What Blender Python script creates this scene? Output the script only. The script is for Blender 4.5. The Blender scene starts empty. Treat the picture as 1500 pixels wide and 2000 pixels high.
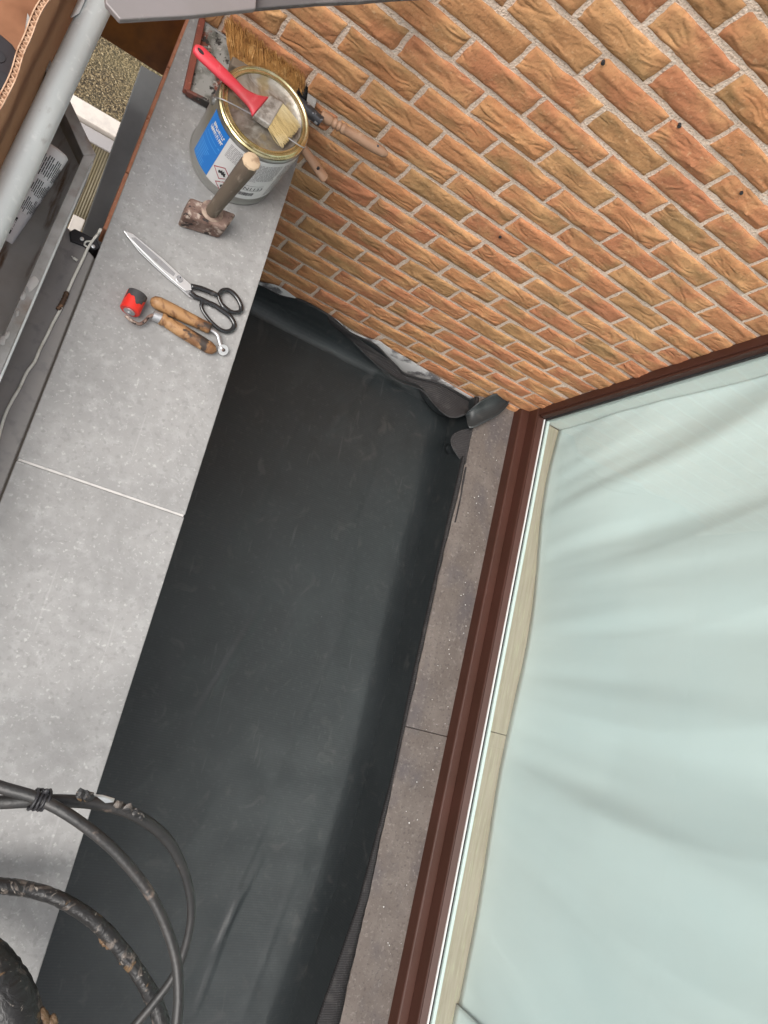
import bpy, bmesh, math, random
import numpy as np
from mathutils import Vector, Matrix
random.seed(7); rng = np.random.default_rng(11)
S = bpy.context.scene
COL = S.collection

# ------------------------------------------------------------------ camera, sky, sun, exposure
F = 1400.32
CAM = np.array([-1.09793646, -1.39331206, 1.03666522])
RB = np.array([[0.82062003, 0.2265918, 0.52463217],
               [0.32823034, -0.93839004, -0.10811555],
               [0.46781151, 0.26092198, -0.84443597]])      # rows: right, down, forward
cd = bpy.data.cameras.new('camera'); cam = bpy.data.objects.new('camera', cd); COL.objects.link(cam)
cd.sensor_fit = 'HORIZONTAL'; cd.sensor_width = 36; cd.lens = 36*F/1500
cd.clip_start = 0.02; cd.clip_end = 600
m = Matrix.Identity(4)
for i in range(3):
    m[i][0] = RB[0][i]; m[i][1] = -RB[1][i]; m[i][2] = -RB[2][i]; m[i][3] = CAM[i]
cam.matrix_world = m
S.camera = cam

W = bpy.data.worlds.new('World'); S.world = W; W.use_nodes = True
nt = W.node_tree; nt.nodes.clear()
sky = nt.nodes.new('ShaderNodeTexSky'); sky.sky_type = 'NISHITA'; sky.sun_disc = False
SUN_EL, SUN_AZ = 55, 245
sky.sun_elevation = math.radians(SUN_EL); sky.sun_rotation = math.radians(SUN_AZ)
sky.air_density = 1.0; sky.dust_density = 4.0; sky.ozone_density = 1.0
hsv = nt.nodes.new('ShaderNodeHueSaturation'); hsv.inputs['Saturation'].default_value = 0.22
bgn = nt.nodes.new('ShaderNodeBackground'); bgn.inputs['Strength'].default_value = 0.105
wo = nt.nodes.new('ShaderNodeOutputWorld')
nt.links.new(sky.outputs[0], hsv.inputs['Color']); nt.links.new(hsv.outputs[0], bgn.inputs[0]); nt.links.new(bgn.outputs[0], wo.inputs[0])

sl = bpy.data.lights.new('sun', 'SUN'); sl.energy = 1.5; sl.angle = math.radians(40); sl.color = (1, .96, .9)
so = bpy.data.objects.new('sun', sl); COL.objects.link(so)
az = math.radians(SUN_AZ); el = math.radians(SUN_EL)
sd = Vector((math.sin(az)*math.cos(el), math.cos(az)*math.cos(el), math.sin(el)))
so.rotation_euler = sd.to_track_quat('Z', 'Y').to_euler()
S.view_settings.view_transform = 'Standard'; S.view_settings.look = 'None'
S.view_settings.gamma = 1; S.view_settings.exposure = 0.90
S.view_settings.use_curve_mapping = False
cy_ = S.cycles; cy_.max_bounces = 5; cy_.diffuse_bounces = 2; cy_.glossy_bounces = 3; cy_.transmission_bounces = 4; cy_.transparent_max_bounces = 8
cy_.caustics_reflective = False; cy_.caustics_refractive = False

# ------------------------------------------------------------------ helpers
def P(u, v, c, ax=2):
    """measured point of the photo -> world point on the plane (axis ax) = c"""
    d = RB.T @ np.array([(u-750)/F, (v-1000)/F, 1.0])
    return CAM + d*(c-CAM[ax])/d[ax]

class MB:
    def __init__(s): s.v = []; s.f = []; s.mi = []
    def add(s, verts, faces, mi=0):
        o = len(s.v); s.v += [tuple(map(float, p)) for p in verts]
        s.f += [tuple(i+o for i in f) for f in faces]; s.mi += [mi]*len(faces); return s
    def box(s, x0, x1, y0, y1, z0, z1, mi=0):
        v = [(x, y, z) for x in (x0, x1) for y in (y0, y1) for z in (z0, z1)]
        return s.add(v, [(0,1,3,2),(4,6,7,5),(0,4,5,1),(2,3,7,6),(0,2,6,4),(1,5,7,3)], mi)
    def grid(s, G, mi=0):
        G = np.asarray(G, float); n, k = G.shape[:2]
        f = [(i*k+j, i*k+j+1, (i+1)*k+j+1, (i+1)*k+j) for i in range(n-1) for j in range(k-1)]
        return s.add(G.reshape(-1, 3), f, mi)
    def prism(s, poly, z0, z1, mi=0):
        """poly: list of xy (or xyz) in order; extruded from z0 to z1"""
        n = len(poly)
        v = [(p[0], p[1], z0) for p in poly]+[(p[0], p[1], z1) for p in poly]
        f = [tuple(range(n))[::-1], tuple(range(n, 2*n))]+[(i, (i+1) % n, n+(i+1) % n, n+i) for i in range(n)]
        return s.add(v, f, mi)
    def loft(s, rings, cap=True, closed=True, mi=0):
        n = len(rings[0]); v = [p for r in rings for p in r]; f = []
        for a in range(len(rings)-1):
            for i in range(n if closed else n-1):
                j = (i+1) % n
                f.append((a*n+i, a*n+j, (a+1)*n+j, (a+1)*n+i))
        if cap: f += [tuple(range(n))[::-1], tuple((len(rings)-1)*n+i for i in range(n))]
        return s.add(v, f, mi)
    def tube(s, pts, r, seg=12, cap=True, mi=0, squash=1.0):
        pts = [np.asarray(p, float) for p in pts]; n = len(pts)
        rr = r if hasattr(r, '__len__') else [r]*n
        T = [pts[min(i+1, n-1)]-pts[max(i-1, 0)] for i in range(n)]
        T = [t/np.linalg.norm(t) for t in T]
        up = np.array([0, 0, 1.]) if abs(T[0][2]) < .9 else np.array([1., 0, 0])
        a = np.cross(T[0], up); a /= np.linalg.norm(a); rings = []
        for i in range(n):
            a = a-T[i]*(a@T[i]); a /= np.linalg.norm(a); b = np.cross(T[i], a)
            rings.append([pts[i]+rr[i]*(math.cos(t)*a+squash*math.sin(t)*b) for t in np.linspace(0, 2*math.pi, seg, endpoint=False)])
        return s.loft(rings, cap, True, mi)
    def lathe(s, prof, c, axis=(0, 0, 1), seg=48, mi=0, cap=True):
        """prof: list of (r, h) along axis from c"""
        ax = np.asarray(axis, float); ax /= np.linalg.norm(ax)
        up = np.array([1., 0, 0]) if abs(ax[0]) < .9 else np.array([0, 1., 0])
        a = np.cross(ax, up); a /= np.linalg.norm(a); b = np.cross(ax, a); c = np.asarray(c, float)
        rings = [[c+ax*h+r*(math.cos(t)*a+math.sin(t)*b) for t in np.linspace(0, 2*math.pi, seg, endpoint=False)] for r, h in prof]
        return s.loft(rings, cap, True, mi)

LOC = {}
def mk(name, mb, mats, parent=None, smooth=False, bevel=0, solid=0, weld=False):
    me = bpy.data.meshes.new(name)
    L = LOC.get(parent.name, np.zeros(3)) if parent else np.zeros(3)
    V = np.array(mb.v)-L
    me.from_pydata([tuple(p) for p in V], [], mb.f)
    if not isinstance(mats, (list, tuple)): mats = [mats]
    for q in mats: me.materials.append(q)
    if len(mats) > 1:
        for p, i in zip(me.polygons, mb.mi): p.material_index = i
    bm = bmesh.new(); bm.from_mesh(me)
    bmesh.ops.recalc_face_normals(bm, faces=bm.faces[:])
    if bevel:
        es = [e for e in bm.edges if len(e.link_faces) == 2 and e.calc_face_angle(0) > .5]
        bmesh.ops.bevel(bm, geom=es, offset=bevel, segments=2, affect='EDGES', profile=.5, clamp_overlap=True)
    bm.to_mesh(me); bm.free()
    if smooth:
        me.polygons.foreach_set('use_smooth', [True]*len(me.polygons))
        if smooth is not True: me.set_sharp_from_angle(angle=math.radians(smooth))
    me.update()
    o = bpy.data.objects.new(name, me); COL.objects.link(o)
    if parent: o.parent = parent; LOC[o.name] = L
    if solid:
        md = o.modifiers.new('solid', 'SOLIDIFY'); md.thickness = solid; md.offset = 0
    return o

def tag(o, label=None, cat=None, group=None, kind=None):
    if label: o['label'] = label
    if cat: o['category'] = cat
    if group: o['group'] = group
    if kind: o['kind'] = kind
    return o
def thing(name, loc, label, cat, group=None):
    o = bpy.data.objects.new(name, None); COL.objects.link(o); o.empty_display_size = .05
    o.location = tuple(map(float, loc)); LOC[o.name] = np.array(loc, float)
    return tag(o, label, cat, group)

def smooth_path(pts, n=8):
    """Catmull-Rom through points"""
    p = [np.asarray(q, float) for q in pts]; p = [2*p[0]-p[1]]+p+[2*p[-1]-p[-2]]; out = []
    for i in range(1, len(p)-2):
        for t in np.linspace(0, 1, n, endpoint=False):
            a, b, c, d = p[i-1:i+3]
            out.append(.5*((2*b)+(-a+c)*t+(2*a-5*b+4*c-d)*t*t+(-a+3*b-3*c+d)*t**3))
    return out+[p[-2]]

# ------------------------------------------------------------------ materials
def mat(name, col, rough=.6, metal=0., spec=.5, layers=(), bumps=(), rand=False, coat=0., palette=None, rlayer=None, coord='Object'):
    M = bpy.data.materials.new(name); M.use_nodes = True; t = M.node_tree; N = t.nodes; L = t.links
    b = N['Principled BSDF']
    b.inputs['Roughness'].default_value = rough; b.inputs['Metallic'].default_value = metal
    b.inputs['Specular IOR Level'].default_value = spec; b.inputs['Coat Weight'].default_value = coat
    tc = N.new('ShaderNodeTexCoord'); vec = tc.outputs[coord]
    oi = N.new('ShaderNodeObjectInfo')
    if rand:
        mu = N.new('ShaderNodeMath'); mu.operation = 'MULTIPLY'; mu.inputs[1].default_value = 57.0; L.new(oi.outputs['Random'], mu.inputs[0])
        ad = N.new('ShaderNodeVectorMath'); ad.operation = 'ADD'; L.new(vec, ad.inputs[0]); L.new(mu.outputs[0], ad.inputs[1]); vec = ad.outputs[0]
    def tex(d):
        v = vec
        if d.get('st') or d.get('rot'):
            mp = N.new('ShaderNodeMapping'); L.new(v, mp.inputs[0])
            if d.get('rot'): mp.inputs['Rotation'].default_value = [math.radians(a) for a in d['rot']]
            if d.get('st'): mp.inputs['Scale'].default_value = d['st']
            v = mp.outputs[0]
        k = d.get('k', 'noise')
        if k in ('noise', 'ridge'):
            n = N.new('ShaderNodeTexNoise'); n.inputs['Scale'].default_value = d['s']; n.inputs['Detail'].default_value = d.get('d', 4)
            n.inputs['Roughness'].default_value = d.get('r', .55); n.inputs['Distortion'].default_value = d.get('w', 0)
            if k == 'ridge': n.noise_type = 'RIDGED_MULTIFRACTAL'; n.normalize = True
            L.new(v, n.inputs['Vector']); return n.outputs[0]
        if k == 'voro':
            n = N.new('ShaderNodeTexVoronoi'); n.inputs['Scale'].default_value = d['s']; n.feature = d.get('f', 'F1')
            L.new(v, n.inputs['Vector']); return n.outputs['Distance']
        if k == 'wave':
            n = N.new('ShaderNodeTexWave'); n.inputs['Scale'].default_value = d['s']; n.inputs['Distortion'].default_value = d.get('w', 0)
            n.bands_direction = d.get('dir', 'X'); n.inputs['Detail'].default_value = d.get('d', 2)
            n.inputs['Detail Scale'].default_value = d.get('ds', 1.0)
            L.new(v, n.inputs['Vector']); return n.outputs[1]
    c = None
    if palette:
        cr = N.new('ShaderNodeValToRGB'); L.new(oi.outputs['Random'], cr.inputs[0]); e = cr.color_ramp; e.interpolation = 'CONSTANT' if False else 'LINEAR'
        for i, pc in enumerate(palette):
            el_ = e.elements[i] if i < 2 else e.elements.new(.5)
            el_.position = i/(len(palette)-1); el_.color = (*pc, 1)
        # keep elements in order
        c = cr.outputs[0]
    else:
        rg = N.new('ShaderNodeRGB'); rg.outputs[0].default_value = (*col, 1); c = rg.outputs[0]
    for d in layers:
        mr = N.new('ShaderNodeMapRange'); mr.inputs[1].default_value = d['lo']; mr.inputs[2].default_value = d['hi']
        mr.inputs[4].default_value = d.get('fac', 1); L.new(tex(d), mr.inputs[0]); fac = mr.outputs[0]
        if d.get('mask'):
            dm = d['mask']; m2 = N.new('ShaderNodeMapRange'); m2.inputs[1].default_value = dm['lo']; m2.inputs[2].default_value = dm['hi']; L.new(tex(dm), m2.inputs[0])
            mm = N.new('ShaderNodeMath'); mm.operation = 'MULTIPLY'; L.new(fac, mm.inputs[0]); L.new(m2.outputs[0], mm.inputs[1]); fac = mm.outputs[0]
        mx = N.new('ShaderNodeMix'); mx.data_type = 'RGBA'; mx.blend_type = d.get('mode', 'MIX')
        L.new(fac, mx.inputs[0]); L.new(c, mx.inputs[6]); mx.inputs[7].default_value = (*d['c'], 1); c = mx.outputs[2]
    L.new(c, b.inputs['Base Color'])
    if rlayer:
        mr = N.new('ShaderNodeMapRange'); mr.inputs[1].default_value = rlayer['lo']; mr.inputs[2].default_value = rlayer['hi']
        mr.inputs[3].default_value = rlayer['a']; mr.inputs[4].default_value = rlayer['b']; L.new(tex(rlayer), mr.inputs[0]); L.new(mr.outputs[0], b.inputs['Roughness'])
    nrm = None
    for d in bumps:
        bp = N.new('ShaderNodeBump'); bp.inputs['Strength'].default_value = d.get('str', 1); bp.inputs['Distance'].default_value = d['h']
        L.new(tex(d), bp.inputs['Height'])
        if nrm: L.new(nrm, bp.inputs['Normal'])
        nrm = bp.outputs[0]
    if nrm: L.new(nrm, b.inputs['Normal'])
    return M

m_brick = mat('hand_moulded_brick', (.4, .17, .06), .85, spec=.25, rand=True,
    palette=[(.53, .238, .112), (.53, .222, .11), (.43, .238, .108), (.54, .25, .116), (.51, .208, .108), (.53, .243, .112), (.54, .233, .11), (.38, .238, .108), (.52, .225, .11), (.54, .245, .11)],
    layers=[dict(s=9, c=(.64, .345, .16), lo=.45, hi=.7, d=3), dict(s=8, st=(.7, 1, 1.3), c=(.30, .20, .09), lo=.54, hi=.68, d=4, fac=.6),
            dict(k='ridge', s=10, st=(.5, 1, 1.4), w=1.2, d=3, c=(.44, .155, .075), lo=.42, hi=.75, fac=.45), dict(k='ridge', s=17, st=(.6, 1, 1.2), w=2.2, d=2, c=(.20, .085, .04), lo=.72, hi=.9, fac=.7), dict(s=150, c=(.26, .13, .065), lo=.56, hi=.72, d=2, fac=.45), dict(s=110, c=(.72, .47, .27), lo=.60, hi=.75, d=2, fac=.45)],  # dark ridge layer paints crease shade into the colour, following the bump's folds
    bumps=[dict(k='ridge', s=17, st=(.6, 1, 1.2), w=2.2, d=3, h=-.008, str=.65), dict(s=120, d=3, h=.003, str=.6)])
m_mortar = mat('sandy_mortar', (.84, .655, .525), .95, spec=.1,
    layers=[dict(s=170, c=(.42, .29, .21), lo=.56, hi=.66, d=2, fac=.75), dict(s=130, c=(.92, .80, .69), lo=.55, hi=.70, d=2), dict(s=3, c=(.66, .52, .41), lo=.4, hi=.7, fac=.5)],
    bumps=[dict(s=190, d=2, h=.004, str=1)])
m_coping = mat('grey_stone_tile', (.305, .299, .293), .55, spec=.35,
    layers=[dict(s=7, c=(.265, .26, .256), lo=.42, hi=.66, d=4), dict(s=45, c=(.375, .37, .365), lo=.48, hi=.68, d=4, fac=.75), dict(s=90, c=(.225, .22, .215), lo=.52, hi=.68, d=4, fac=.7),
            dict(k='voro', s=60, c=(.60, .59, .575), lo=.13, hi=.04, fac=.4, mask=dict(s=21, lo=.50, hi=.62)), dict(s=130, c=(.52, .515, .50), lo=.60, hi=.72, d=3, fac=.55), dict(s=2.5, st=(46, 1.4, 1), rot=(0, 0, 12), c=(.50, .49, .48), lo=.70, hi=.735, d=2, fac=.15), dict(s=3.4, c=(.22, .215, .21), lo=.56, hi=.70, d=5, fac=.6)],
    bumps=[dict(s=110, d=3, h=.0012, str=.5)])
m_grout = mat('pale_grout', (.54, .52, .50), .8, layers=[dict(s=40, c=(.33, .32, .31), lo=.5, hi=.7, fac=.6)])
m_dark = mat('dark_gap', (.02, .02, .02), .9)
m_epdm = mat('black_rubber', (.0120, .0160, .0180), .45, spec=.62,
    layers=[dict(s=2.6, c=(.0185, .0235, .026), lo=.45, hi=.72, d=4), dict(s=4, st=(1.2, .6, 1), rot=(0, 0, 25), c=(.030, .035, .037), lo=.55, hi=.72, d=5, fac=.4), dict(s=34, c=(.05, .05, .05), lo=.6, hi=.75, fac=.3, d=4),
            dict(s=9, st=(5, .6, 1), rot=(0, 0, 28), c=(.07, .07, .068), lo=.66, hi=.74, d=3, fac=.5),
            dict(k='voro', s=16, c=(.16, .16, .155), lo=.05, hi=.02, mask=dict(s=5, lo=.58, hi=.66)),
            dict(k='wave', s=38, dir='Y', c=(.024, .027, .028), lo=.3, hi=.9, fac=.55), dict(s=70, c=(.055, .055, .054), lo=.58, hi=.72, d=4, fac=.35), dict(s=12, w=1, c=(.060, .058, .056), lo=.60, hi=.70, d=5, fac=.4)],
    bumps=[dict(k='wave', s=38, dir='Y', h=.0006, str=.12), dict(s=7, d=3, h=.010, str=.25), dict(s=25, d=3, h=.002, str=.2)], rlayer=dict(s=9, lo=.35, hi=.7, a=.43, b=.54))
m_fleece = mat('rubber_back', (.040, .037, .038), .85, spec=.25,
    layers=[dict(k='wave', s=42, dir='Y', c=(.022, .021, .022), lo=.35, hi=.8, fac=.8), dict(s=20, c=(.07, .064, .062), lo=.55, hi=.75, fac=.6), dict(s=160, c=(.13, .12, .115), lo=.64, hi=.75, fac=.5)],
    bumps=[dict(k='wave', s=42, dir='Y', h=.002, str=.4), dict(s=150, h=.001, str=.5)])
m_flash = mat('primed_flashing', (.62, .60, .59), .6, layers=[dict(s=9, c=(.16, .15, .155), lo=.46, hi=.54, d=4), dict(s=70, c=(.66, .64, .62), lo=.58, hi=.7)], bumps=[dict(s=40, h=.004, str=.5)])
m_brown = mat('brown_lacquer', (.050, .0185, .0115), .48, spec=.4, layers=[dict(s=4, c=(.062, .022, .015), lo=.4, hi=.7), dict(s=180, c=(.22, .14, .11), lo=.70, hi=.77, fac=.7)], bumps=[dict(s=30, h=.001, str=.2)])
m_sill = mat('taupe_sill_stone', (.128, .107, .096), .8, spec=.2,
    layers=[dict(s=10, c=(.158, .134, .121), lo=.42, hi=.64, d=5), dict(s=6, st=(1, .7, 1), c=(.105, .092, .092), lo=.5, hi=.68, d=4), dict(s=90, c=(.07, .06, .056), lo=.56, hi=.70, d=3, fac=.6), dict(s=75, c=(.24, .215, .20), lo=.57, hi=.70, d=4, fac=.55)],
    bumps=[dict(s=90, d=4, h=.003, str=.5)])
m_white = mat('white_lacquer', (.84, .84, .82), .5)
m_gasket = mat('black_gasket', (.02, .02, .021), .6)
m_alu = mat('spacer_aluminium', (.75, .77, .77), .35, .8)
m_oak = mat('pale_oak', (.50, .385, .31), .55, layers=[dict(s=14, st=(6, .35, 1), c=(.42, .325, .25), lo=.42, hi=.66, d=5), dict(s=40, st=(6, .3, 1), c=(.57, .50, .35), lo=.55, hi=.72, d=4)])
m_curtain = mat('white_dust_sheet', (.89, .89, .89), .75, spec=.2, layers=[dict(s=1.6, c=(.84, .87, .88), lo=.4, hi=.7)], bumps=[dict(s=5, st=(1, 1, .35), h=.02, str=.3, d=3)])
m_galv = mat('galvanised_steel', (.66, .69, .685), .5, .08, layers=[dict(s=16, st=(1, .25, 1), c=(.55, .58, .58), lo=.4, hi=.65, d=5), dict(s=60, c=(.78, .80, .79), lo=.58, hi=.72, fac=.7), dict(s=26, st=(1, .5, 1), c=(.28, .26, .25), lo=.67, hi=.76, fac=.8)],
    bumps=[dict(s=70, h=.001, str=.3)])
m_deck = mat('worn_deck_steel', (.42, .41, .40), .6, .2, layers=[dict(s=20, c=(.28, .27, .25), lo=.42, hi=.66, d=5), dict(s=12, c=(.20, .13, .09), lo=.58, hi=.72, d=6, fac=.75), dict(s=9, c=(.62, .56, .52), lo=.70, hi=.75)], bumps=[dict(s=90, h=.001, str=.4)])
m_tray = mat('deck_floor_steel', (.56, .545, .52), .65, 0, layers=[dict(s=10, c=(.43, .41, .375), lo=.4, hi=.7, d=6), dict(s=14, st=(3, .5, 1), c=(.17, .10, .06), lo=.56, hi=.68, d=5), dict(s=130, c=(.48, .47, .45), lo=.66, hi=.76, fac=.6)])
m_plank = mat('grey_plank', (.29, .275, .265), .7, layers=[dict(s=9, c=(.34, .315, .30), lo=.45, hi=.7, d=5), dict(s=40, c=(.21, .20, .20), lo=.55, hi=.7, fac=.6), dict(s=35, c=(.52, .51, .5), lo=.74, hi=.78)])
m_zinc = mat('blue_grey_trim', (.40, .42, .43), .5, 0, layers=[dict(s=12, c=(.33, .345, .355), lo=.45, hi=.7, d=5), dict(s=70, c=(.38, .39, .39), lo=.66, hi=.75, fac=.6)])
m_lead = mat('grey_sheet', (.25, .225, .22), .5, .3, layers=[dict(s=6, st=(1, 3, 1), c=(.27, .24, .24), lo=.42, hi=.7, d=5), dict(s=40, c=(.46, .43, .42), lo=.62, hi=.75, fac=.5)], bumps=[dict(s=12, h=.006, str=.3)])
m_lead2 = mat('dark_grey_sheet', (.12, .11, .11), .6, .2, layers=[dict(s=16, c=(.19, .18, .175), lo=.5, hi=.7)])
m_wood_panel = mat('varnished_panel', (.27, .092, .014), .42, layers=[dict(s=9, st=(1, 1, .6), c=(.12, .038, .009), lo=.42, hi=.66, d=4), dict(s=30, c=(.36, .14, .03), lo=.58, hi=.75, d=5, fac=.5)])
m_terra = mat('terracotta', (.46, .20, .12), .85, layers=[dict(s=30, c=(.34, .13, .07), lo=.45, hi=.7), dict(s=150, c=(.6, .36, .25), lo=.62, hi=.74)])
m_poly = mat('ribbed_canopy_sheet', (.19, .16, .105), .6, layers=[dict(s=30, st=(1, .1, 1), c=(.15, .12, .065), lo=.45, hi=.65, fac=.8)])
m_offwhite = mat('offwhite_trim', (.68, .62, .56), .6, layers=[dict(s=30, c=(.55, .5, .46), lo=.5, hi=.75)])
m_grey_pvc = mat('grey_trim', (.36, .34, .34), .6)
m_gravel = mat('gravel', (.20, .145, .075), .9, layers=[dict(k='voro', s=75, c=(.05, .037, .02), lo=.30, hi=.60), dict(s=60, c=(.42, .33, .20), lo=.57, hi=.68, d=2), dict(s=40, c=(.10, .07, .032), lo=.6, hi=.7, d=2), dict(s=1.5, c=(.22, .18, .09), lo=.4, hi=.7, fac=.5)], bumps=[dict(k='voro', s=55, h=-.02, str=.8)])
m_card = mat('brown_cardboard', (.52, .285, .165), .8, spec=.2, layers=[dict(s=6, c=(.45, .235, .135), lo=.4, hi=.7), dict(s=60, st=(1, 4, 1), c=(.56, .32, .19), lo=.5, hi=.75, fac=.5)])
m_cardin = mat('cardboard_inside', (.34, .16, .085), .8, layers=[dict(s=8, c=(.18, .075, .035), lo=.4, hi=.7)])
m_cardedge = mat('cardboard_torn_edge', (.56, .36, .24), .85, layers=[dict(s=90, c=(.40, .22, .13), lo=.45, hi=.65)])
m_blackpl = mat('black_plastic', (.022, .021, .024), .5)
m_hose = mat('black_hose', (.026, .025, .0245), .46, spec=.5, layers=[dict(s=25, c=(.035, .031, .029), lo=.5, hi=.7, d=4), dict(s=22, c=(.20, .15, .12), lo=.64, hi=.70, d=4, fac=.7), dict(s=120, c=(.016, .016, .016), lo=.55, hi=.7)], bumps=[dict(s=120, h=.002, str=.4)])
m_hosedirt = mat('glue_smeared_hose', (.018, .017, .017), .42, layers=[dict(s=24, w=1.5, c=(.20, .165, .14), lo=.58, hi=.66, d=5, fac=.7), dict(s=15, w=2, c=(.17, .10, .045), lo=.62, hi=.67, d=5, fac=.8), dict(s=60, w=1, c=(.42, .37, .32), lo=.64, hi=.70, d=3, fac=.6)], bumps=[dict(s=40, w=1, h=.006, str=.7, d=4)])
m_glue = mat('dried_glue', (.14, .085, .045), .5, layers=[dict(s=60, c=(.12, .065, .03), lo=.5, hi=.65), dict(s=50, c=(.5, .4, .28), lo=.62, hi=.7)], bumps=[dict(s=90, h=.004, str=.8)])
m_cable = mat('cream_cable', (.88, .86, .78), .5, layers=[dict(s=30, c=(.62, .58, .48), lo=.55, hi=.75)])
m_tape = mat('burnt_tape', (.09, .05, .03), .6, layers=[dict(s=70, c=(.4, .22, .12), lo=.55, hi=.68)])
m_tin = mat('tinplate', (.52, .515, .49), .3, .85, layers=[dict(s=8, c=(.36, .36, .34), lo=.45, hi=.7, d=4), dict(s=40, c=(.34, .33, .31), lo=.6, hi=.75, fac=.6)], bumps=[dict(s=14, h=.002, str=.2)])
m_brass = mat('gold_lacquered_rim', (.62, .52, .27), .25, .9, layers=[dict(s=30, c=(.75, .68, .45), lo=.45, hi=.65), dict(s=18, c=(.28, .21, .09), lo=.62, hi=.72)])
m_lid = mat('smeared_lid', (.46, .42, .36), .42, .55, layers=[dict(s=16, w=1.5, c=(.26, .215, .175), lo=.44, hi=.60, d=5), dict(s=24, w=1, c=(.62, .59, .54), lo=.56, hi=.70, d=4, fac=.7), dict(s=18, c=(.46, .35, .16), lo=.57, hi=.66, d=4, fac=.6)], bumps=[dict(s=35, w=1, h=.003, str=.5)])
m_blue = mat('blue_label', (.012, .19, .62), .4)
m_bluel = mat('light_blue_print', (.10, .38, .80), .4)
m_label = mat('white_label', (.74, .73, .72), .45)
m_print = mat('black_print', (.03, .03, .032), .5)
m_gprint = mat('grey_print', (.38, .36, .37), .5)
m_redprint = mat('red_print', (.40, .05, .07), .5)
m_red = mat('red_plastic', (.62, .045, .065), .42, layers=[dict(s=18, c=(.52, .07, .075), lo=.5, hi=.7, d=4), dict(s=50, c=(.70, .16, .17), lo=.62, hi=.75, fac=.7)])
m_ferrule = mat('crusted_ferrule', (.52, .49, .45), .5, .5, layers=[dict(s=50, c=(.28, .25, .22), lo=.5, hi=.66, d=5), dict(s=90, c=(.68, .65, .6), lo=.58, hi=.7)], bumps=[dict(s=70, h=.003, str=.7)])
m_bristle = mat('straw_bristle', (.50, .36, .15), .6, layers=[dict(s=20, c=(.62, .50, .28), lo=.5, hi=.7)], rand=True)
m_ochre = mat('ochre_bristle', (.43, .215, .068), .6, layers=[dict(s=60, c=(.26, .115, .035), lo=.5, hi=.62), dict(s=75, c=(.62, .37, .15), lo=.55, hi=.66)])
m_wood = mat('worn_wood', (.36, .195, .085), .55, layers=[dict(s=26, w=1.5, c=(.17, .078, .032), lo=.46, hi=.60, d=4), dict(s=20, w=1, c=(.04, .028, .022), lo=.575, hi=.63, d=4), dict(s=40, c=(.46, .28, .14), lo=.58, hi=.7, fac=.6)], bumps=[dict(s=60, h=.002, str=.5)])
m_woodgrey = mat('greyed_wood', (.13, .10, .074), .7, layers=[dict(s=26, st=(1, 1, .3), c=(.085, .058, .042), lo=.45, hi=.68, d=5), dict(s=60, st=(1, 1, .3), c=(.30, .245, .19), lo=.56, hi=.72)], bumps=[dict(s=50, st=(1, 1, .2), h=.002, str=.6)])
m_woodpink = mat('pinkish_wood', (.34, .20, .125), .6, layers=[dict(s=16, c=(.25, .135, .078), lo=.45, hi=.68, d=5), dict(s=50, c=(.42, .28, .19), lo=.58, hi=.7)], bumps=[dict(s=60, h=.001, str=.5)])
m_woodend = mat('pale_wood_end', (.48, .35, .23), .7, layers=[dict(s=60, c=(.27, .18, .11), lo=.5, hi=.66)])
m_iron = mat('rusty_iron', (.24, .16, .13), .7, .2, layers=[dict(s=35, c=(.14, .08, .062), lo=.42, hi=.60, d=5), dict(s=60, c=(.46, .37, .31), lo=.54, hi=.64, d=4), dict(s=75, c=(.03, .022, .02), lo=.58, hi=.63, d=4)], bumps=[dict(s=60, d=6, h=.005, str=.7)])
m_steel = mat('polished_steel', (.86, .86, .86), .38, .75)
m_steeld = mat('dull_steel', (.46, .46, .47), .42, .7, layers=[dict(s=40, c=(.34, .31, .29), lo=.58, hi=.7, fac=.6)])
m_blackpaint = mat('black_enamel', (.014, .014, .015), .22, coat=.5, layers=[dict(s=45, c=(.06, .055, .055), lo=.62, hi=.72)])
m_redrub = mat('red_rubber', (.66, .028, .018), .4, layers=[dict(s=80, c=(.30, .015, .012), lo=.68, hi=.74)])
m_greyrub = mat('grey_worn_rubber', (.045, .042, .044), .6, layers=[dict(s=40, c=(.07, .062, .062), lo=.5, hi=.7)])
m_pan = mat('worn_dustpan', (.22, .065, .042), .55, layers=[dict(s=12, c=(.17, .05, .036), lo=.4, hi=.7), dict(s=70, c=(.38, .16, .11), lo=.62, hi=.72)])
m_panin = mat('bare_dustpan', (.30, .30, .285), .6, .2, layers=[dict(s=18, c=(.12, .12, .105), lo=.44, hi=.56, d=5), dict(s=15, c=(.17, .055, .036), lo=.56, hi=.60, d=5), dict(s=50, c=(.03, .028, .026), lo=.56, hi=.62, d=5), dict(s=70, c=(.46, .44, .41), lo=.60, hi=.70, d=3, fac=.8)], bumps=[dict(s=60, h=.002, str=.5)])
m_panrim = mat('dirty_pan_rim', (.15, .05, .035), .6, layers=[dict(s=30, c=(.035, .03, .027), lo=.44, hi=.54, d=5), dict(s=60, c=(.34, .31, .28), lo=.60, hi=.68, d=4)])
m_tape2 = mat('black_silver_tape', (.05, .05, .055), .3, .4, layers=[dict(s=60, c=(.55, .55, .57), lo=.58, hi=.64, d=5)], bumps=[dict(s=70, h=.003, str=.6)])
m_tube = mat('white_sealant_tube', (.86, .84, .85), .45)
m_nozzle = mat('grey_nozzle', (.34, .37, .38), .5)
m_roomfloor = mat('dark_room_floor', (.10, .095, .09), .6)
m_roomwall = mat('room_wall', (.5, .5, .48), .8)
m_roof = mat('roof_screed', (.05, .05, .05), .9)
m_parapet = mat('parapet_side', (.045, .036, .032), .9, layers=[dict(s=20, c=(.03, .025, .022), lo=.4, hi=.7)])

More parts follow.
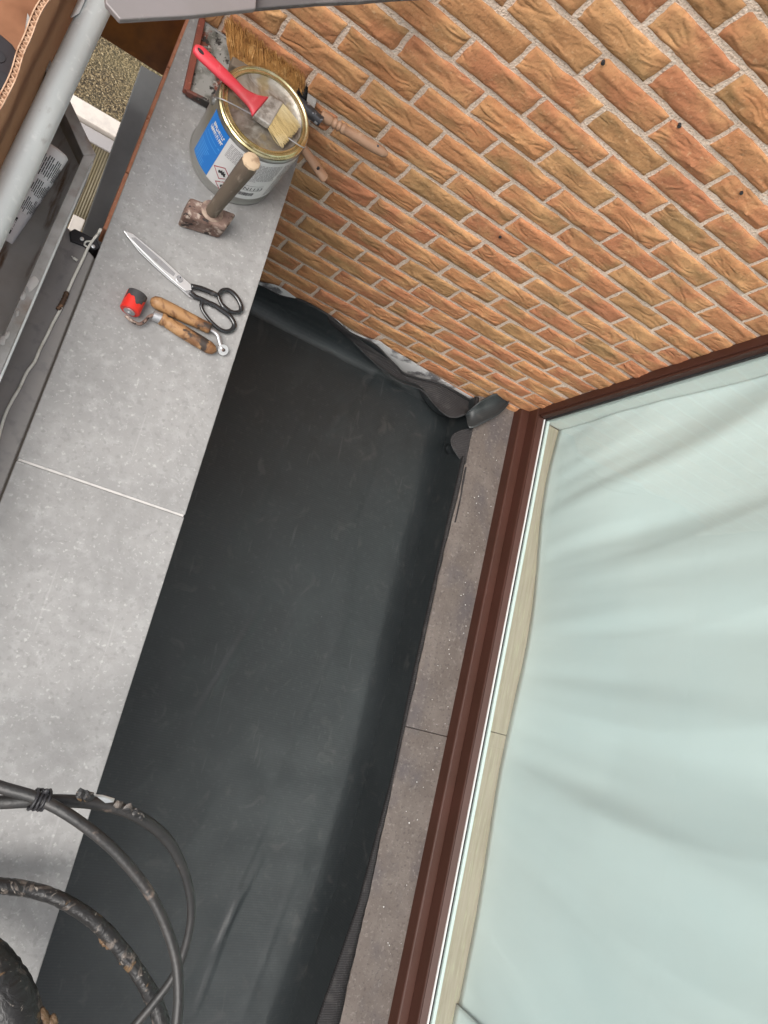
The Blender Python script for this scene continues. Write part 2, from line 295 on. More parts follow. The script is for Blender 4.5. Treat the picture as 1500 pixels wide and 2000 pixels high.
def glass_mat():
    M = bpy.data.materials.new('window_glass'); M.use_nodes = True; t = M.node_tree; N = t.nodes; L = t.links; N.clear()
    o = N.new('ShaderNodeOutputMaterial'); tr = N.new('ShaderNodeBsdfTransparent'); tr.inputs[0].default_value = (.93, .978, .968, 1)
    gl = N.new('ShaderNodeBsdfGlossy'); gl.inputs['Roughness'].default_value = .01; gl.inputs[0].default_value = (1, 1, 1, 1)
    lw = N.new('ShaderNodeLayerWeight'); lw.inputs[0].default_value = .5; mx = N.new('ShaderNodeMixShader')
    pw = N.new('ShaderNodeMath'); pw.operation = 'POWER'; pw.inputs[1].default_value = 5; L.new(lw.outputs['Facing'], pw.inputs[0])
    ma = N.new('ShaderNodeMath'); ma.operation = 'MULTIPLY_ADD'; ma.inputs[1].default_value = .95; ma.inputs[2].default_value = .042; L.new(pw.outputs[0], ma.inputs[0])
    L.new(ma.outputs[0], mx.inputs[0]); L.new(tr.outputs[0], mx.inputs[1]); L.new(gl.outputs[0], mx.inputs[2]); L.new(mx.outputs[0], o.inputs[0])
    return M
m_glass = glass_mat()

# ------------------------------------------------------------------ setting
ZC = -.445      # top of the coping
ZF = -1.47      # roof membrane
mb = MB().add([(-300, -300, -4.2), (300, -300, -4.2), (300, 300, -4.2), (-300, 300, -4.2)], [(0, 1, 2, 3)])
tag(mk('ground', mb, m_gravel), kind='structure')
mb = MB().box(-.78, .72, -4.2, .25, -4.19, ZF-.075)
tag(mk('roof_deck', mb, m_roof), kind='structure')

# brick wall: mortar bed and every brick a part
LB, HB = .222, .08237
wall = thing('brick_wall', (0, 0, -1.47), 'orange hand-moulded brick wall with sandy mortar rising above the black membrane', 'wall')
nx, nz = 150, 150
xs = np.linspace(-1.055, 1.0, nx); zs = np.linspace(-1.6, .80, nz)
G = np.zeros((nz, nx, 3)); G[..., 0] = xs; G[..., 2] = zs[:, None]
nb = rng.normal(0, 1, (nz, nx)); nb = (nb+np.roll(nb, 1, 0)+np.roll(nb, 1, 1)+np.roll(nb, -1, 1)+np.roll(nb, -1, 0))/5
G[..., 1] = -.0006+nb*.0015
mb = MB().grid(G)
mb.box(-1.055, 1.0, .012, .22, -1.6, .80)
mk('mortar_bed', mb, m_mortar, wall, smooth=True)

JOINTS = """1283 332 0 0;1285 407 1 .5;1290 478 2 1;1291 537 3 1.5;1297 590 4 2;1294 637 5 2.5;1295 681 6 3;1288 245 -1 -.5;1289 141 -2 -1;1283 25 -3 -1.5
1402 351 -1 .5;1396 425 0 1;1387 491 1 1.5;1388 551 2 2;1380 604 3 2.5;1379 653 4 3;1412 262 -2 0;1422 159 -3 -.5;1430 37 -4 -1;1471 621 2 3;1479 565 1 2.5;1482 511 0 2
1155 128 -1 -1.5;1159 226 0 -1;1172 316 1 -.5;1183 396 2 0;1192 463 3 .5;1203 524 4 1;1202 575 5 1.5
1023 106 0 -2;1045 207 1 -1.5;1062 306 2 -1;1080 382 3 -.5;1100 450 4 0;1105 507 5 .5;1123 564 6 1;1127 611 7 1.5;1135 656 8 2;1140 695 9 2.5;1148 733 10 3
931 200 2 -2;961 286 3 -1.5;983 367 4 -1;1001 431 5 -.5;1024 496 6 0;1033 550 7 .5;1046 598 8 1;1057 644 9 1.5;1068 684 10 2;1074 720 11 2.5;1085 755 12 3
818 185 3 -2.5;854 273 4 -2;881 351 5 -1.5;915 422 6 -1;932 481 7 -.5;949 536 8 0;966 588 9 .5;981 633 10 1;994 673 11 1.5;1009 708 12 2;1016 743 13 2.5;1025 774 14 3
711 170 4 -3;751 256 5 -2.5;788 339 6 -2;817 407 7 -1.5;845 469 8 -1;869 525 9 -.5;693 326 7 -2.5;726 397 8 -2;758 459 9 -1.5;786 515 10 -1;811 562 11 -.5
636 384 9 -2.5;673 444 10 -2;704 498 11 -1.5;738 550 12 -1;589 428 11 -2.5;629 484 12 -2;656 535 13 -1.5;687 583 14 -1;714 622 15 -.5;742 658 16 0"""
JX = {}; JZ = {}
for q in JOINTS.replace('\n', ';').split(';'):
    u, v, k, y = map(float, q.split()); w = P(u, v, 0, 1)
    JX[(int(k), int(round(2*y)))] = w[0]; JZ.setdefault(int(k), []).append(w[2])

def brick_mesh(name, half, seed, w=None):
    r = np.random.default_rng(seed)
    hx = half; hz = .0343; n, k = (30 if hx > .08 else 16), 13
    x = np.linspace(-1, 1, n); z = np.linspace(-1, 1, k); X, Z = np.meshgrid(x, z, indexing='ij')
    wob = lambda t, a: sum(a/(i+1)*np.sin((i+1)*2.2*t+r.uniform(0, 6.3)) for i in range(4))
    ex = hx*X+np.sign(X)*np.abs(X)**4*wob(Z, .0009); ez = hz*Z+np.sign(Z)*np.abs(Z)**6*(np.where(Z > 0, wob(X*1.7, .0011), wob(X*1.7, .0010)))
    h = np.zeros_like(X)
    for _ in range(int(r.integers(2, 6))):
        a, b, c, ph = r.uniform(-.9, .9), r.uniform(-.9, .5), r.uniform(.1, .45), r.uniform(0, 6.3)
        d = Z-(a+b*X+c*np.sin(r.uniform(1.5, 4)*X+ph)); sgn = r.choice([-1, 1])
        d = d*sgn; amp = r.uniform(.0006, .0036)*np.clip(np.cos(X*r.uniform(.4, 1.2)+r.uniform(-1, 1)), 0, 1)
        h += amp*np.where(d > 0, np.exp(-d/.30), np.exp(d/.04))
    h += .0012*np.sin(5*X+r.uniform(0, 6))*np.sin(3*Z+r.uniform(0, 6))+r.normal(0, .00025, X.shape)
    e = np.maximum(np.abs(X)**10, np.abs(Z)**6)
    Y = -.0055-h*(1-.8*e)+.0040*e
    Y = np.where(e < .75, np.minimum(Y, -.0050), np.minimum(Y, -.0016))
    V = [tuple(p) for p in np.stack([ex, Y, ez], -1).reshape(-1, 3)]
    Fc = [(i*k+j, (i+1)*k+j, (i+1)*k+j+1, i*k+j+1) for i in range(n-1) for j in range(k-1)]
    loop = [i*k for i in range(n)]+[(n-1)*k+j for j in range(1, k)]+[i*k+k-1 for i in range(n-2, -1, -1)]+[j for j in range(k-2, 0, -1)]
    o = len(V); V += [(V[i][0], .02, V[i][2]) for i in loop]; m_ = len(loop)
    Fc += [(loop[(i+1) % m_], loop[i], o+i, o+(i+1) % m_) for i in range(m_)]
    me = bpy.data.meshes.new(name); me.from_pydata(V, [], Fc); me.materials.append(m_brick)
    me.polygons.foreach_set('use_smooth', [True]*len(me.polygons)); me.set_sharp_from_angle(angle=math.radians(60)); me.update()
    return me
variants = [brick_mesh('brick', .1035, 100+i) for i in range(18)]
def add_brick(me, x, z, sx=1.0):
    o = bpy.data.objects.new('brick', me); COL.objects.link(o); o.parent = wall
    o.location = (x, rng.normal(0, .0012), z+1.47); flip = 0
    o.rotation_euler = (rng.normal(0, .006), math.pi*0+rng.normal(0, .005), rng.normal(0, .004)); o.scale = (sx, 1, 1)
for k in range(-9, 18):
    zc = -k*HB+(np.mean(JZ[k])+k*HB if k in JZ and len(JZ[k]) > 2 else 0)*.6
    par = k % 2
    js = sorted({y: JX.get((k, y), y/2*LB+rng.normal(0, .003)) for y in range(-12, 12) if y % 2 == par}.items())
    for (ya, xa), (yb, xb) in zip(js, js[1:]):
        x0, x1 = max(xa, -1.062), min(xb, .90)
        if x1-x0 < .03 or xa > .86: continue
        L_ = x1-x0-(.0125 if x0 == xa else .007)
        add_brick(variants[int(rng.integers(len(variants)))], (x0+x1)/2, zc, L_/.207)
# screws left in the wall
for u, v in ((1178, 122), (1327, 245), (1448, 376), (977, 462)):
    p = P(u, v, -.006, 1)
    mb = MB().lathe([(.0040, 0), (.0040, .0045), (.0046, .005), (.0046, .0075), (.002, .008)], p+np.array([0, .004, 0]), (0, -1, 0), 10)
    mk('wall_screw', mb, m_blackpl, wall, smooth=40)

# primed strip on the foot of the wall
U = [(500, 551), (547, 562), (600, 600), (645, 618), (690, 650), (730, 665), (740, 667), (757, 679), (796, 702), (840, 729), (876, 750), (931, 781), (985, 795)]
top = smooth_path([P(u, v, -.012, 1) for u, v in U], 4)
G = [[p+np.array([0, .002, .004]) for p in top], [p*np.array([1, 1, 1]) for p in top], [np.array([p[0], -.012, p[2]-.05]) for p in top], [np.array([p[0], -.014, ZF-.01]) for p in top]]
G = np.array(G); G[:, :, 2] = np.minimum(G[:, :, 2], -1.30)
tag(mk('flashing_strip', MB().grid(G), m_flash, smooth=True), 'grey white primed flashing strip along the foot of the brick wall', 'flashing')

# parapet with stone slabs
par = thing('parapet', (-.9, 0, -1.47), 'low parapet capped with two pale grey stone slabs, tools lying on it', 'parapet')
mb = MB().box(-1.05, -.765, -4.2, -.002, -1.6, ZC-.032)
mk('core', mb, m_parapet, par)
for y0, y1 in ((-1.1031, -.001), (-2.2305, -1.1079), (-3.36, -2.2355)):
    mb = MB().box(-1.066, -.7365, y0, y1, ZC-.032, ZC)
    mk('slab', mb, m_coping, par, bevel=.002)
for y in (-1.1055, -2.233):
    mk('grout_joint', MB().box(-1.064, -.739, y-.0022, y+.0022, ZC-.03, ZC-.0012), m_grout, par)
mb = MB()
for i in range(4):
    y1 = -.003-i*.145; mb = MB().box(-1.0725-.0008*(i % 2), -1.052, y1-.143, y1, -.53, ZC-.020-.002*(i % 2))
    mk('edging_tile', mb, m_terra, par, bevel=.003)

# ------------------------------------------------------------------ roofing membrane
def zfl(x, y):
    z = ZF+.003*np.sin(3.1*x+1.3*y)+.002*np.sin(7*y-4*x)
    for (a, b, w, h) in CREASES:
        a = np.array(a); b = np.array(b); ab = b-a; L2 = ab@ab
        t = np.clip(((x-a[0])*ab[0]+(y-a[1])*ab[1])/L2, 0, 1); dx = x-(a[0]+t*ab[0]); dy = y-(a[1]+t*ab[1])
        s_ = (dx*ab[1]-dy*ab[0])/math.sqrt(L2)
        z = z+.55*h*np.exp(-(dx*dx+dy*dy)/w**2)*np.sin(math.pi*t)**.5+0*s_
    return z
def fp(u, v): return tuple(P(u, v, ZF)[:2])
CREASES = [(fp(520, 1170), fp(365, 1430), .013, .009), (fp(515, 1670), fp(400, 1890), .010, .011), (fp(500, 1690), fp(380, 1960), .02, -.003), (fp(475, 1730), fp(375, 1990), .010, .011),
           (fp(745, 715), fp(640, 850), .012, .009), (fp(725, 725), fp(640, 815), .012, -.004), (fp(640, 1000), fp(560, 1300), .05, .004), (fp(560, 900), fp(470, 1150), .05, -.004),
           (fp(700, 960), fp(640, 1420), .045, .004), (fp(480, 960), fp(330, 1420), .03, .003), (fp(390, 1180), fp(250, 1600), .03, .004), (fp(420, 1800), fp(330, 1980), .02, .005), (fp(640, 1440), fp(560, 1800), .05, .005), (fp(330, 1440), fp(250, 1750), .02, .003), (fp(600, 1150), fp(430, 1480), .010, .0035), (fp(690, 1180), fp(520, 1560), .012, .003), (fp(540, 1560), fp(430, 1820), .009, .004), (fp(610, 760), fp(500, 1010), .012, .003), (fp(760, 860), fp(660, 1120), .012, -.003), (fp(580, 1700), fp(470, 2000), .012, .004), (fp(450, 1480), fp(330, 1720), .012, .003)]
st = np.array([(-3.4, .32, .36, .51), (-2.70, .36, .395, .515), (-2.43, .375, .426, .518), (-2.06, .435, .488, .523), (-1.62, .46, .514, .524), (-1.3, .455, .509, .526), (-.84, .455, .513, .528), (-.55, .465, .516, .536), (-.36, .47, .520, .540), (-.1, .45, .524, .545)])
ys = np.concatenate([np.linspace(-3.4, -.066, 300)])
st[:, 1] = st[:, 2]-.004
bx = np.interp(ys, st[:, 0], st[:, 1])
mb = MB()
us = np.linspace(0, 1, 130)
G = np.zeros((len(ys), len(us), 3))
G[..., 0] = -.765+us*(bx[:, None]+.012+.765); G[..., 1] = ys[:, None]; G[..., 2] = zfl(G[..., 0], G[..., 1])-.030*np.clip((G[..., 0]-(bx[:, None]-.11))/.12, 0, 1)**1.6
mb.grid(G)
# sill side: floor -> upstand -> lip folded over towards the sill
ys2 = np.linspace(-3.4, -.02, 260)
B_, Lp, Rm = (np.interp(ys2, st[:, 0], st[:, i]) for i in (1, 2, 3))
jag = np.convolve(rng.normal(0, .004, 260), np.ones(5)/5, 'same')+.0015*np.sin(9*ys2)
secs = []
for t in np.linspace(0, 1, 9):       # quadratic from floor to lip
    a, b, c = (1-t)**2, 2*t*(1-t), t*t
    zb0 = zfl(B_, ys2)-.031; x = a*B_+b*(Lp+.004)+c*Lp; z = a*(zb0-.002)+b*(zb0+.06)+c*(-1.335)
    secs.append(np.stack([x, ys2, z+0*x], 1))
mb.grid(np.array(secs).transpose(1, 0, 2), 0)
mb2 = MB()
secs = [secs[-1], np.stack([Lp+.004, ys2, 0*ys2-1.326], 1), np.stack([.5*Lp+.5*Rm+jag, ys2, 0*ys2-1.326], 1), np.stack([np.maximum(Rm+jag, Lp+.006), ys2, 0*ys2-1.332], 1)]
mb2.grid(np.array(secs).transpose(1, 0, 2), 1)
# wall side upstand
rim = smooth_path([P(u, v, y, 1) for u, v, y in ((440, 528, -.014), (507, 558, -.014), (547, 578, -.016), (592, 590, -.016), (645, 620, -.018), (681, 650, -.02), (730, 674, -.022), (758, 701, -.03), (776, 719, -.034), (790, 731, -.036), (820, 741, -.036), (850, 748, -.034), (882, 762, -.03), (930, 790, -.026))], 8)
rim = np.array(rim); secs = []
for t in np.linspace(0, 1, 10):
    a, b, c = (1-t)**2, 2*t*(1-t), t*t
    secs.append(np.stack([rim[:, 0], a*(-.080)+b*(-.030)+c*rim[:, 1], a*(zfl(rim[:, 0], rim[:, 0]*0-.080)+.0002)+b*(zfl(rim[:, 0], rim[:, 0]*0-.080)+.0006)+c*rim[:, 2]], 1))
mb.grid(np.array(secs).transpose(1, 0, 2), 0)
mb2.grid(np.array([secs[-1], secs[-1]+np.array([0, .006, .002]), secs[-1]+np.array([0, .009, -.006])]), 1)
# bunched corner
def patch(A, B, bulge, mi, n=8, m_=12, fold=0.):
    A = np.array(smooth_path(A, n)); B = np.array(smooth_path(B, n)); N_ = min(len(A), len(B))
    A = A[np.linspace(0, len(A)-1, N_).astype(int)]; B = B[np.linspace(0, len(B)-1, N_).astype(int)]
    rows = []
    for t in np.linspace(0, 1, m_):
        rows.append(A*(1-t)+B*t+np.array(bulge)*math.sin(math.pi*t))
    mb2.grid(np.array(rows), mi); return A, B
pa = [P(u, v, y, 1) for u, v, y in ((640, 617, -.02), (700, 661, -.024), (758, 702, -.03), (776, 720, -.035), (790, 732, -.036), (820, 742, -.036), (850, 749, -.035), (882, 763, -.03), (930, 792, -.026))]
pb = [P(u, v, z) for u, v, z in ((650, 634, -1.375), (694, 672, -1.385), (762, 737, -1.395), (824, 762, -1.385), (848, 790, -1.37), (880, 816, -1.36), (918, 806, -1.33))]
A, B = patch(pa, pb, (0, -.004, -.012), 1)
B2 = B.copy(); B2[:, 2] = -1.44; B2[:, 1] += .03
patch([p for p in B[::6]], [p for p in B2[::6]], (0, .012, 0), 0)
ua = [P(u, v, -1.315) for u, v in ((923, 838), (921, 850), (918, 862), (916, 874), (913, 886), (911, 896), (909, 906))]
ub = [P(u, v, z) for u, v, z in ((916, 837, -1.325), (898, 841, -1.335), (885, 849, -1.345), (880, 860, -1.352), (884, 875, -1.352), (895, 892, -1.348), (907, 906, -1.338))]
A, B = patch(ua, ub, (0, 0, -.010), 1)
B2 = B.copy(); B2[:, 2] = -1.45; B2[:, 0] += .045; B2[:, 1] = B2[:, 1]*.6+.4*B2[:, 1].mean()
patch([p for p in B[::4]], [p for p in B2[::4]], (.016, 0, 0), 0)
ua = [P(u, v, -1.322) for u, v in ((911, 912), (909, 924), (907, 936), (904, 950), (902, 964), (898, 984), (890, 1020))]
ub = [P(u, v, z) for u, v, z in ((908, 913, -1.33), (900, 924, -1.337), (894, 938, -1.342), (893, 953, -1.344), (892, 970, -1.343), (889, 990, -1.338), (884, 1022, -1.334))]
A, B = patch(ua, ub, (0, 0, -.006), 1)
B2 = B.copy(); B2[:, 2] = -1.45; B2[:, 0] += .03
patch([p for p in B[::4]], [p for p in B2[::4]], (.012, 0, 0), 0)
ea = [P(u, v, z) for u, v, z in ((911, 812, -1.32), (917, 836, -1.30), (945, 826, -1.282), (972, 811, -1.268), (989, 795, -1.26), (995, 782, -1.255))]
eb = [P(u, v, z) for u, v, z in ((912, 806, -1.31), (935, 786, -1.275), (954, 774, -1.262), (972, 768, -1.25), (987, 771, -1.25), (995, 780, -1.255))]
patch(ea, eb, (.004, .004, -.018), 0)
ec = [p+np.array([-.012, -.004, -.05]) for p in ea[:4]]+[ea[4]+np.array([-.004, 0, -.01]), ea[5]]
mem = mk('roofing_membrane', mb, m_epdm, smooth=60)
mk('folded_edge', mb2, [m_epdm, m_fleece], mem, smooth=60, solid=.0028)
tag(mem, 'black rubber roofing membrane laid loose between parapet and window sill, edges curling up', 'membrane')

# ------------------------------------------------------------------ stone sill and window
A0 = -.0088
sill = thing('window_sill', (.62, 0, -1.33), 'taupe stone window sill in two lengths under the brown window frame', 'sill'); sill.rotation_euler = (0, 0, A0)
for y0, y1 in ((-1.4285, -.004), (-3.5, -1.4305)):
    prof = [(.538, -1.345), (.542, -1.330), (.592, -1.318), (.80, -1.306), (.80, -1.46), (.545, -1.46)]
    mb = MB().loft([[(x, y, z) for x, z in prof] for y in (y0, y1)])
    mk('sill_stone', mb, m_sill, sill, bevel=.0025)
mb = MB()
for _ in range(60):
    y = -rng.uniform(.1, 2.6); x = .60+rng.uniform(0, .115)**1.0; r = rng.uniform(.0008, .0022)
    c = np.array([x, y, -1.3165+(x-.592)*.058]); a = rng.uniform(0, 6.3)
    mb.add([c+r*np.array([math.cos(a+t)*rng.uniform(.6, 1.5), math.sin(a+t)*rng.uniform(.6, 1.5), .0]) for t in (0, 1.3, 2.6, 3.9, 5.1)]+[c+np.array([0, 0, r])], [(0, 1, 5), (1, 2, 5), (2, 3, 5), (3, 4, 5), (4, 0, 5)])
o = mk('paint_flecks', mb, m_white, sill); o['kind'] = 'stuff'

win = thing('window', (.727, 0, -1.30), 'large fixed window in a brown lacquered wooden frame beside the brick wall', 'window'); win.rotation_euler = (0, 0, A0)
YE = -3.6
def along(prof, y0, y1, name, m_, parent=win, bev=.002):
    return mk(name, MB().loft([[(x, y, z) for x, z in prof] for y in (y0, y1)]), m_, parent, bevel=bev)
along([(.727, -1.335), (.727, -1.262), (.731, -1.256), (.766, -1.252), (.84, -1.252), (.84, -1.335)], YE, -.001, 'bottom_rail', m_brown)
along([(.765, -1.2515), (.765, -1.199), (.769, -1.193), (.84, -1.193), (.84, -1.2515)], YE, -.001, 'glazing_rail', m_brown)
along([(.767, -1.1925), (.768, -1.188), (.791, -1.178), (.794, -1.1925)], YE, -.046, 'glazing_bead', m_brown, bev=.001)
along([(.7945, -1.1925), (.7945, -1.1765), (.7985, -1.1765), (.7985, -1.1925)], YE, -.048, 'seal', m_white, bev=0)
along([(.7990, -1.1925), (.7990, -1.1745), (.8035, -1.1745), (.8035, -1.1925)], YE, -.048, 'gasket', m_gasket, bev=0)
along([(.8120, -1.1925), (.8120, -1.176), (.8250, -1.176), (.8250, -1.1925)], YE, -.048, 'spacer', m_white, bev=0)
mk('jamb', MB().box(.765, .84, -.036, -.0005, -1.1925, 1.10), m_brown, win, bevel=.005)
mk('jamb_bead', MB().box(.770, .797, -.0455, -.0365, -1.1775, 1.10), m_brown, win, bevel=.003)
mk('gasket', MB().box(.7975, .803, -.0515, -.0460, -1.174, 1.10), m_gasket, win)
mk('jamb', MB().box(.765, .84, YE-.06, YE-.001, -1.335, 1.10), m_brown, win, bevel=.004)
mk('head_rail', MB().box(.765, .84, YE-.06, -.001, 1.101, 1.19), m_brown, win, bevel=.004)
mk('pane', MB().box(.8045, .8105, YE+.002, -.047, -1.1915, 1.099), m_glass, win)

# room behind the window
mk_room = MB().box(.845, .93, -.048, -.03, -1.25, 1.2)
tag(mk('interior_reveal', MB().box(.828, 1.0, -.050, -.0365, -1.1925, 1.099), m_white), kind='structure')
tag(mk('room_floor', MB().box(.84, 3.4, -4.0, .2, -1.9, -1.82), m_roomfloor), kind='structure')
mb = MB().box(.95, 3.3, .1, .2, -1.82, 2.2)
tag(mk('room_wall', mb, m_roomwall), kind='structure')
tag(mk('room_ceiling', MB().box(.845, 3.4, -4.0, .2, 2.2, 2.3), m_roomwall), kind='structure')
wb = thing('window_board', (.86, 0, -1.2), 'pale oak inner window board behind the glass, in two lengths', 'window board'); wb.rotation_euler = (0, 0, A0)
for y0, y1 in ((-1.372, -.052), (-3.5, -1.374)):
    mk('board', MB().box(.8265, .99, y0, y1, -1.225, -1.196), m_oak, wb, bevel=.002)
t_ = m_curtain.node_tree; pb0 = t_.nodes['Principled BSDF']; tl = t_.nodes.new('ShaderNodeBsdfTranslucent'); tl.inputs[0].default_value = (.80, .83, .83, 1)
mxs = t_.nodes.new('ShaderNodeMixShader'); mxs.inputs[0].default_value = .2
t_.links.new(pb0.outputs[0], mxs.inputs[1]); t_.links.new(tl.outputs[0], mxs.inputs[2]); t_.links.new(mxs.outputs[0], t_.nodes['Material Output'].inputs[0])
# curtain: hanging dust sheet with vertical folds
ny, nzz = 220, 90
yy = np.linspace(-2.345, -.0525, ny); zz = np.linspace(-1.194, 1.25, nzz); Y, Z = np.meshgrid(yy, zz, indexing='ij')
zr = (Z+1.194)
Yf = -1.25+(Y+1.25)/(1+.45*zr); fold = .017*np.sin(9.5*Yf+.9*zr+.6)+.013*np.sin(19*Yf-.8*zr+2+.8*np.sin(2*zr))+.012*np.abs(np.sin(13*Yf+.6*np.sin(3*zr)))+.004*np.sin(43*Yf+zr)+.006*np.sin(61*Yf+2*np.sin(3*Yf))*np.exp(-zr/.35)+.003*np.sin(83*Yf+4*zr)*np.exp(-zr/.6)
fold *= (.04+np.minimum(zr, .5)*1.8)
fold += .035*np.exp(-((Y+.45)/.33)**2)*np.exp(-((zr-.25)/.35)**2)*-1
fold += .010*np.sin(5*Y+4*zr)*np.exp(-zr*1.5)
corner = .05*np.exp(-((Y+.06)/.10)**2)*np.exp(-((zr-.02)/.3)**2)
X = .906+.016*np.exp(-((Y+1.15)/.75)**2)+.0088*Y*0+fold+.004*np.sin(6*Y)*np.exp(-zr/.1)
Yn = Y+.25*(Y < -2.2)*0 + np.where(Y < -2.0, -.09*np.clip((-Y-2.0)/.4, 0, 1)*zr, 0)
G = np.stack([X, Yn, Z], -1)
cur = mk('curtain', MB().grid(G), m_curtain, smooth=True, solid=.0015)
tag(cur, 'white dust sheet hanging in soft folds behind the window glass', 'curtain')
hem = np.stack([X[:6]-.012, Yn[:6]-.075-.004*np.arange(6)[:, None]+.075*np.linspace(0, 1, 6)[:, None]*.9, Z[:6]], -1)
mk('hem', MB().grid(hem), m_curtain, cur, smooth=True, solid=.003)
sofa = MB().box(1.02, 1.9, -3.6, -2.42, -1.82, -1.38)
tag(mk('sofa', sofa, mat('grey_upholstery', (.085, .08, .075), .8, layers=[dict(s=60, c=(.12, .115, .11), lo=.5, hi=.7)]), bevel=.05, smooth=50), 'dark grey upholstered seat in the room beside the dust sheet edge', 'seat')

# ------------------------------------------------------------------ paint can
cx, cy, cr, cH = -.877, -.2915, .1007, .1999
can = thing('paint_can', (cx, cy, ZC), 'round tin can with blue and white label and gold rim standing on the parapet', 'can')
mb = MB().lathe([(.0, .001), (cr-.001, .001), (cr+.0008, .003), (cr+.0008, .006), (cr-.0015, .0085), (cr-.0015, .012), (cr-.0008, .05), (cr-.0008, cH-.014), (cr-.004, cH-.006), (cr-.007, cH-.003)], (cx, cy, ZC), seg=72, cap=False)
mk('body', mb, m_tin, can, smooth=50)
mb = MB().lathe([(.0965, cH-.012), (.0985, cH-.010), (.0985, cH-.005), (.0955, cH-.003), (.0955, cH), (.0935, cH+.0018), (.0905, cH+.0012), (.0885, cH-.002), (.0872, cH-.002), (.0862, cH+.0002), (.083, cH+.0004), (.0815, cH-.004), (.0812, cH-.010)], (cx, cy, ZC), seg=72, cap=False)
mk('rim', mb, m_brass, can, smooth=50)
mb = MB().lathe([(.0812, cH-.009), (.0812, cH-.0035), (.078, cH-.0055), (.0745, cH-.0085), (.05, cH-.0083), (.02, cH-.008), (.0001, cH-.008)], (cx, cy, ZC), seg=64)
mk('lid', mb, m_lid, can, smooth=50)
R_ = cr+.0004
def cyl(a, h, r=R_): return np.array([cx+r*math.cos(math.radians(a)), cy+r*math.sin(math.radians(a)), ZC+h])
def wrap(name, m_, a0, a1, h0, h1, off=0, parent=can, n=None):
    n = n or max(2, int(abs(a1-a0)/3)+2); rr = R_+off
    G = [[cyl(a, h, rr) for a in np.linspace(a0, a1, n)] for h in (h0, h1)]
    return mk(name, MB().grid(G), m_, parent, smooth=True)
lab = wrap('label', m_label, -118.2, 25, .15*cH, .915*cH)
blue = wrap('label_panel', m_blue, -152, -118.4, .165*cH, .915*cH)
def strips(name, m_, rects, parent, off=.0004):
    mb = MB()
    for a0, a1, h0, h1 in rects:
        n = max(2, int(abs(a1-a0)/3)+2)
        mb.grid([[cyl(a, h*cH, R_+off) for a in np.linspace(a0, a1, n)] for h in (h0, h1)])
    return mk(name, mb, m_, parent, smooth=True)
# blue panel: two bold illegible lines, two thin rules, small print
rs = []
for row, hh in ((0, .70), (1, .775)):
    a = -146+row*2
    while a < -123:
        w_ = rng.uniform(1.4, 2.2); rs += [(a, a+w_*.4, hh, hh+.055), (a+w_*.4, a+w_, hh+rng.choice([0, .02, .036]), hh+rng.choice([.019, .036, .055]))]
        a += w_+.45
strips('lettering', m_label, rs, blue)
strips('rule', m_bluel, [(-150, -121, .555, .562), (-148, -126, .625, .632), (-123.5, -120.5, .625, .64)]+[(-150, -128-rng.uniform(0, 8), .19+i*.034, .20+i*.034) for i in range(9)], blue)
# white panel: paragraphs, hazard diamonds, barcode
rs = []
for a0, a1, h0, h1, st_ in ((-113, -92, .66, .86, .022), (-88, -66, .52, .84, .024), (-66, -44, .55, .86, .026), (-40, -8, .2, .86, .03)):
    h = h0
    while h < h1:
        a = a0
        while a < a1-1:
            w_ = min(rng.uniform(1.5, 5), a1-a); rs.append((a, a+w_, h, h+st_*.5)); a += w_+.8
        h += st_
strips('small_print', m_gprint, rs, lab)
def diamond(ac, hc, s, parent):
    def q(a, h): return cyl(ac+math.degrees(a*s/R_), hc*cH+h*s, R_+.0006)
    mb = MB()
    o_ = [(0, 1), (1, 0), (0, -1), (-1, 0)]; i_ = [(x*.86, y*.86) for x, y in o_]
    mb.add([q(*p) for p in o_]+[q(*p) for p in i_], [(i, (i+1) % 4, 4+(i+1) % 4, 4+i) for i in range(4)])
    mk('hazard_border', mb, m_redprint, parent)
    fl = [(-.32, -.28), (-.42, .0), (-.3, .22), (-.22, .08), (-.12, .42), (.0, .2), (.1, .46), (.16, .18), (.3, .3), (.32, .02), (.42, -.08), (.3, -.3), (.18, -.1), (.05, -.26), (-.1, -.1)]
    c0 = q(0, 0); mb = MB().add([c0]+[q(*p) for p in fl], [(0, i+1, (i+1) % len(fl)+1) for i in range(len(fl))])
    mk('flame_symbol', mb, m_print, parent)
diamond(-104.5, .40, .0225, lab); diamond(-94, .22, .0225, lab)
def text_on_can(txt, ac, h, size, m_, parent):
    c = bpy.data.curves.new('txt', 'FONT'); c.body = txt; c.size = size; c.align_x = 'CENTER'; c.resolution_u = 2
    o = bpy.data.objects.new('txt', c); COL.objects.link(o)
    dg = bpy.context.evaluated_depsgraph_get(); me = o.evaluated_get(dg).to_mesh()
    V = [cyl(ac+math.degrees(v.co.x/R_), h+v.co.y, R_+.0006) for v in me.vertices]; Fs = [tuple(p.vertices) for p in me.polygons]
    o.evaluated_get(dg).to_mesh_clear(); COL.objects.unlink(o); bpy.data.objects.remove(o); bpy.data.curves.remove(c)
    return mk('lettering', MB().add(V, Fs), m_, parent)
text_on_can('UN1133', -65, .345*cH, .0165, m_print, lab)
strips('frame_line', m_print, [(-80, -50, .335, .339), (-80, -50, .43, .434)], lab)
rs = []; a = -78
while a < -57:
    w_ = rng.uniform(.25, .8); rs.append((a, a+w_, .225, .29)); a += w_+rng.uniform(.3, .7)
strips('barcode', m_print, rs, lab)
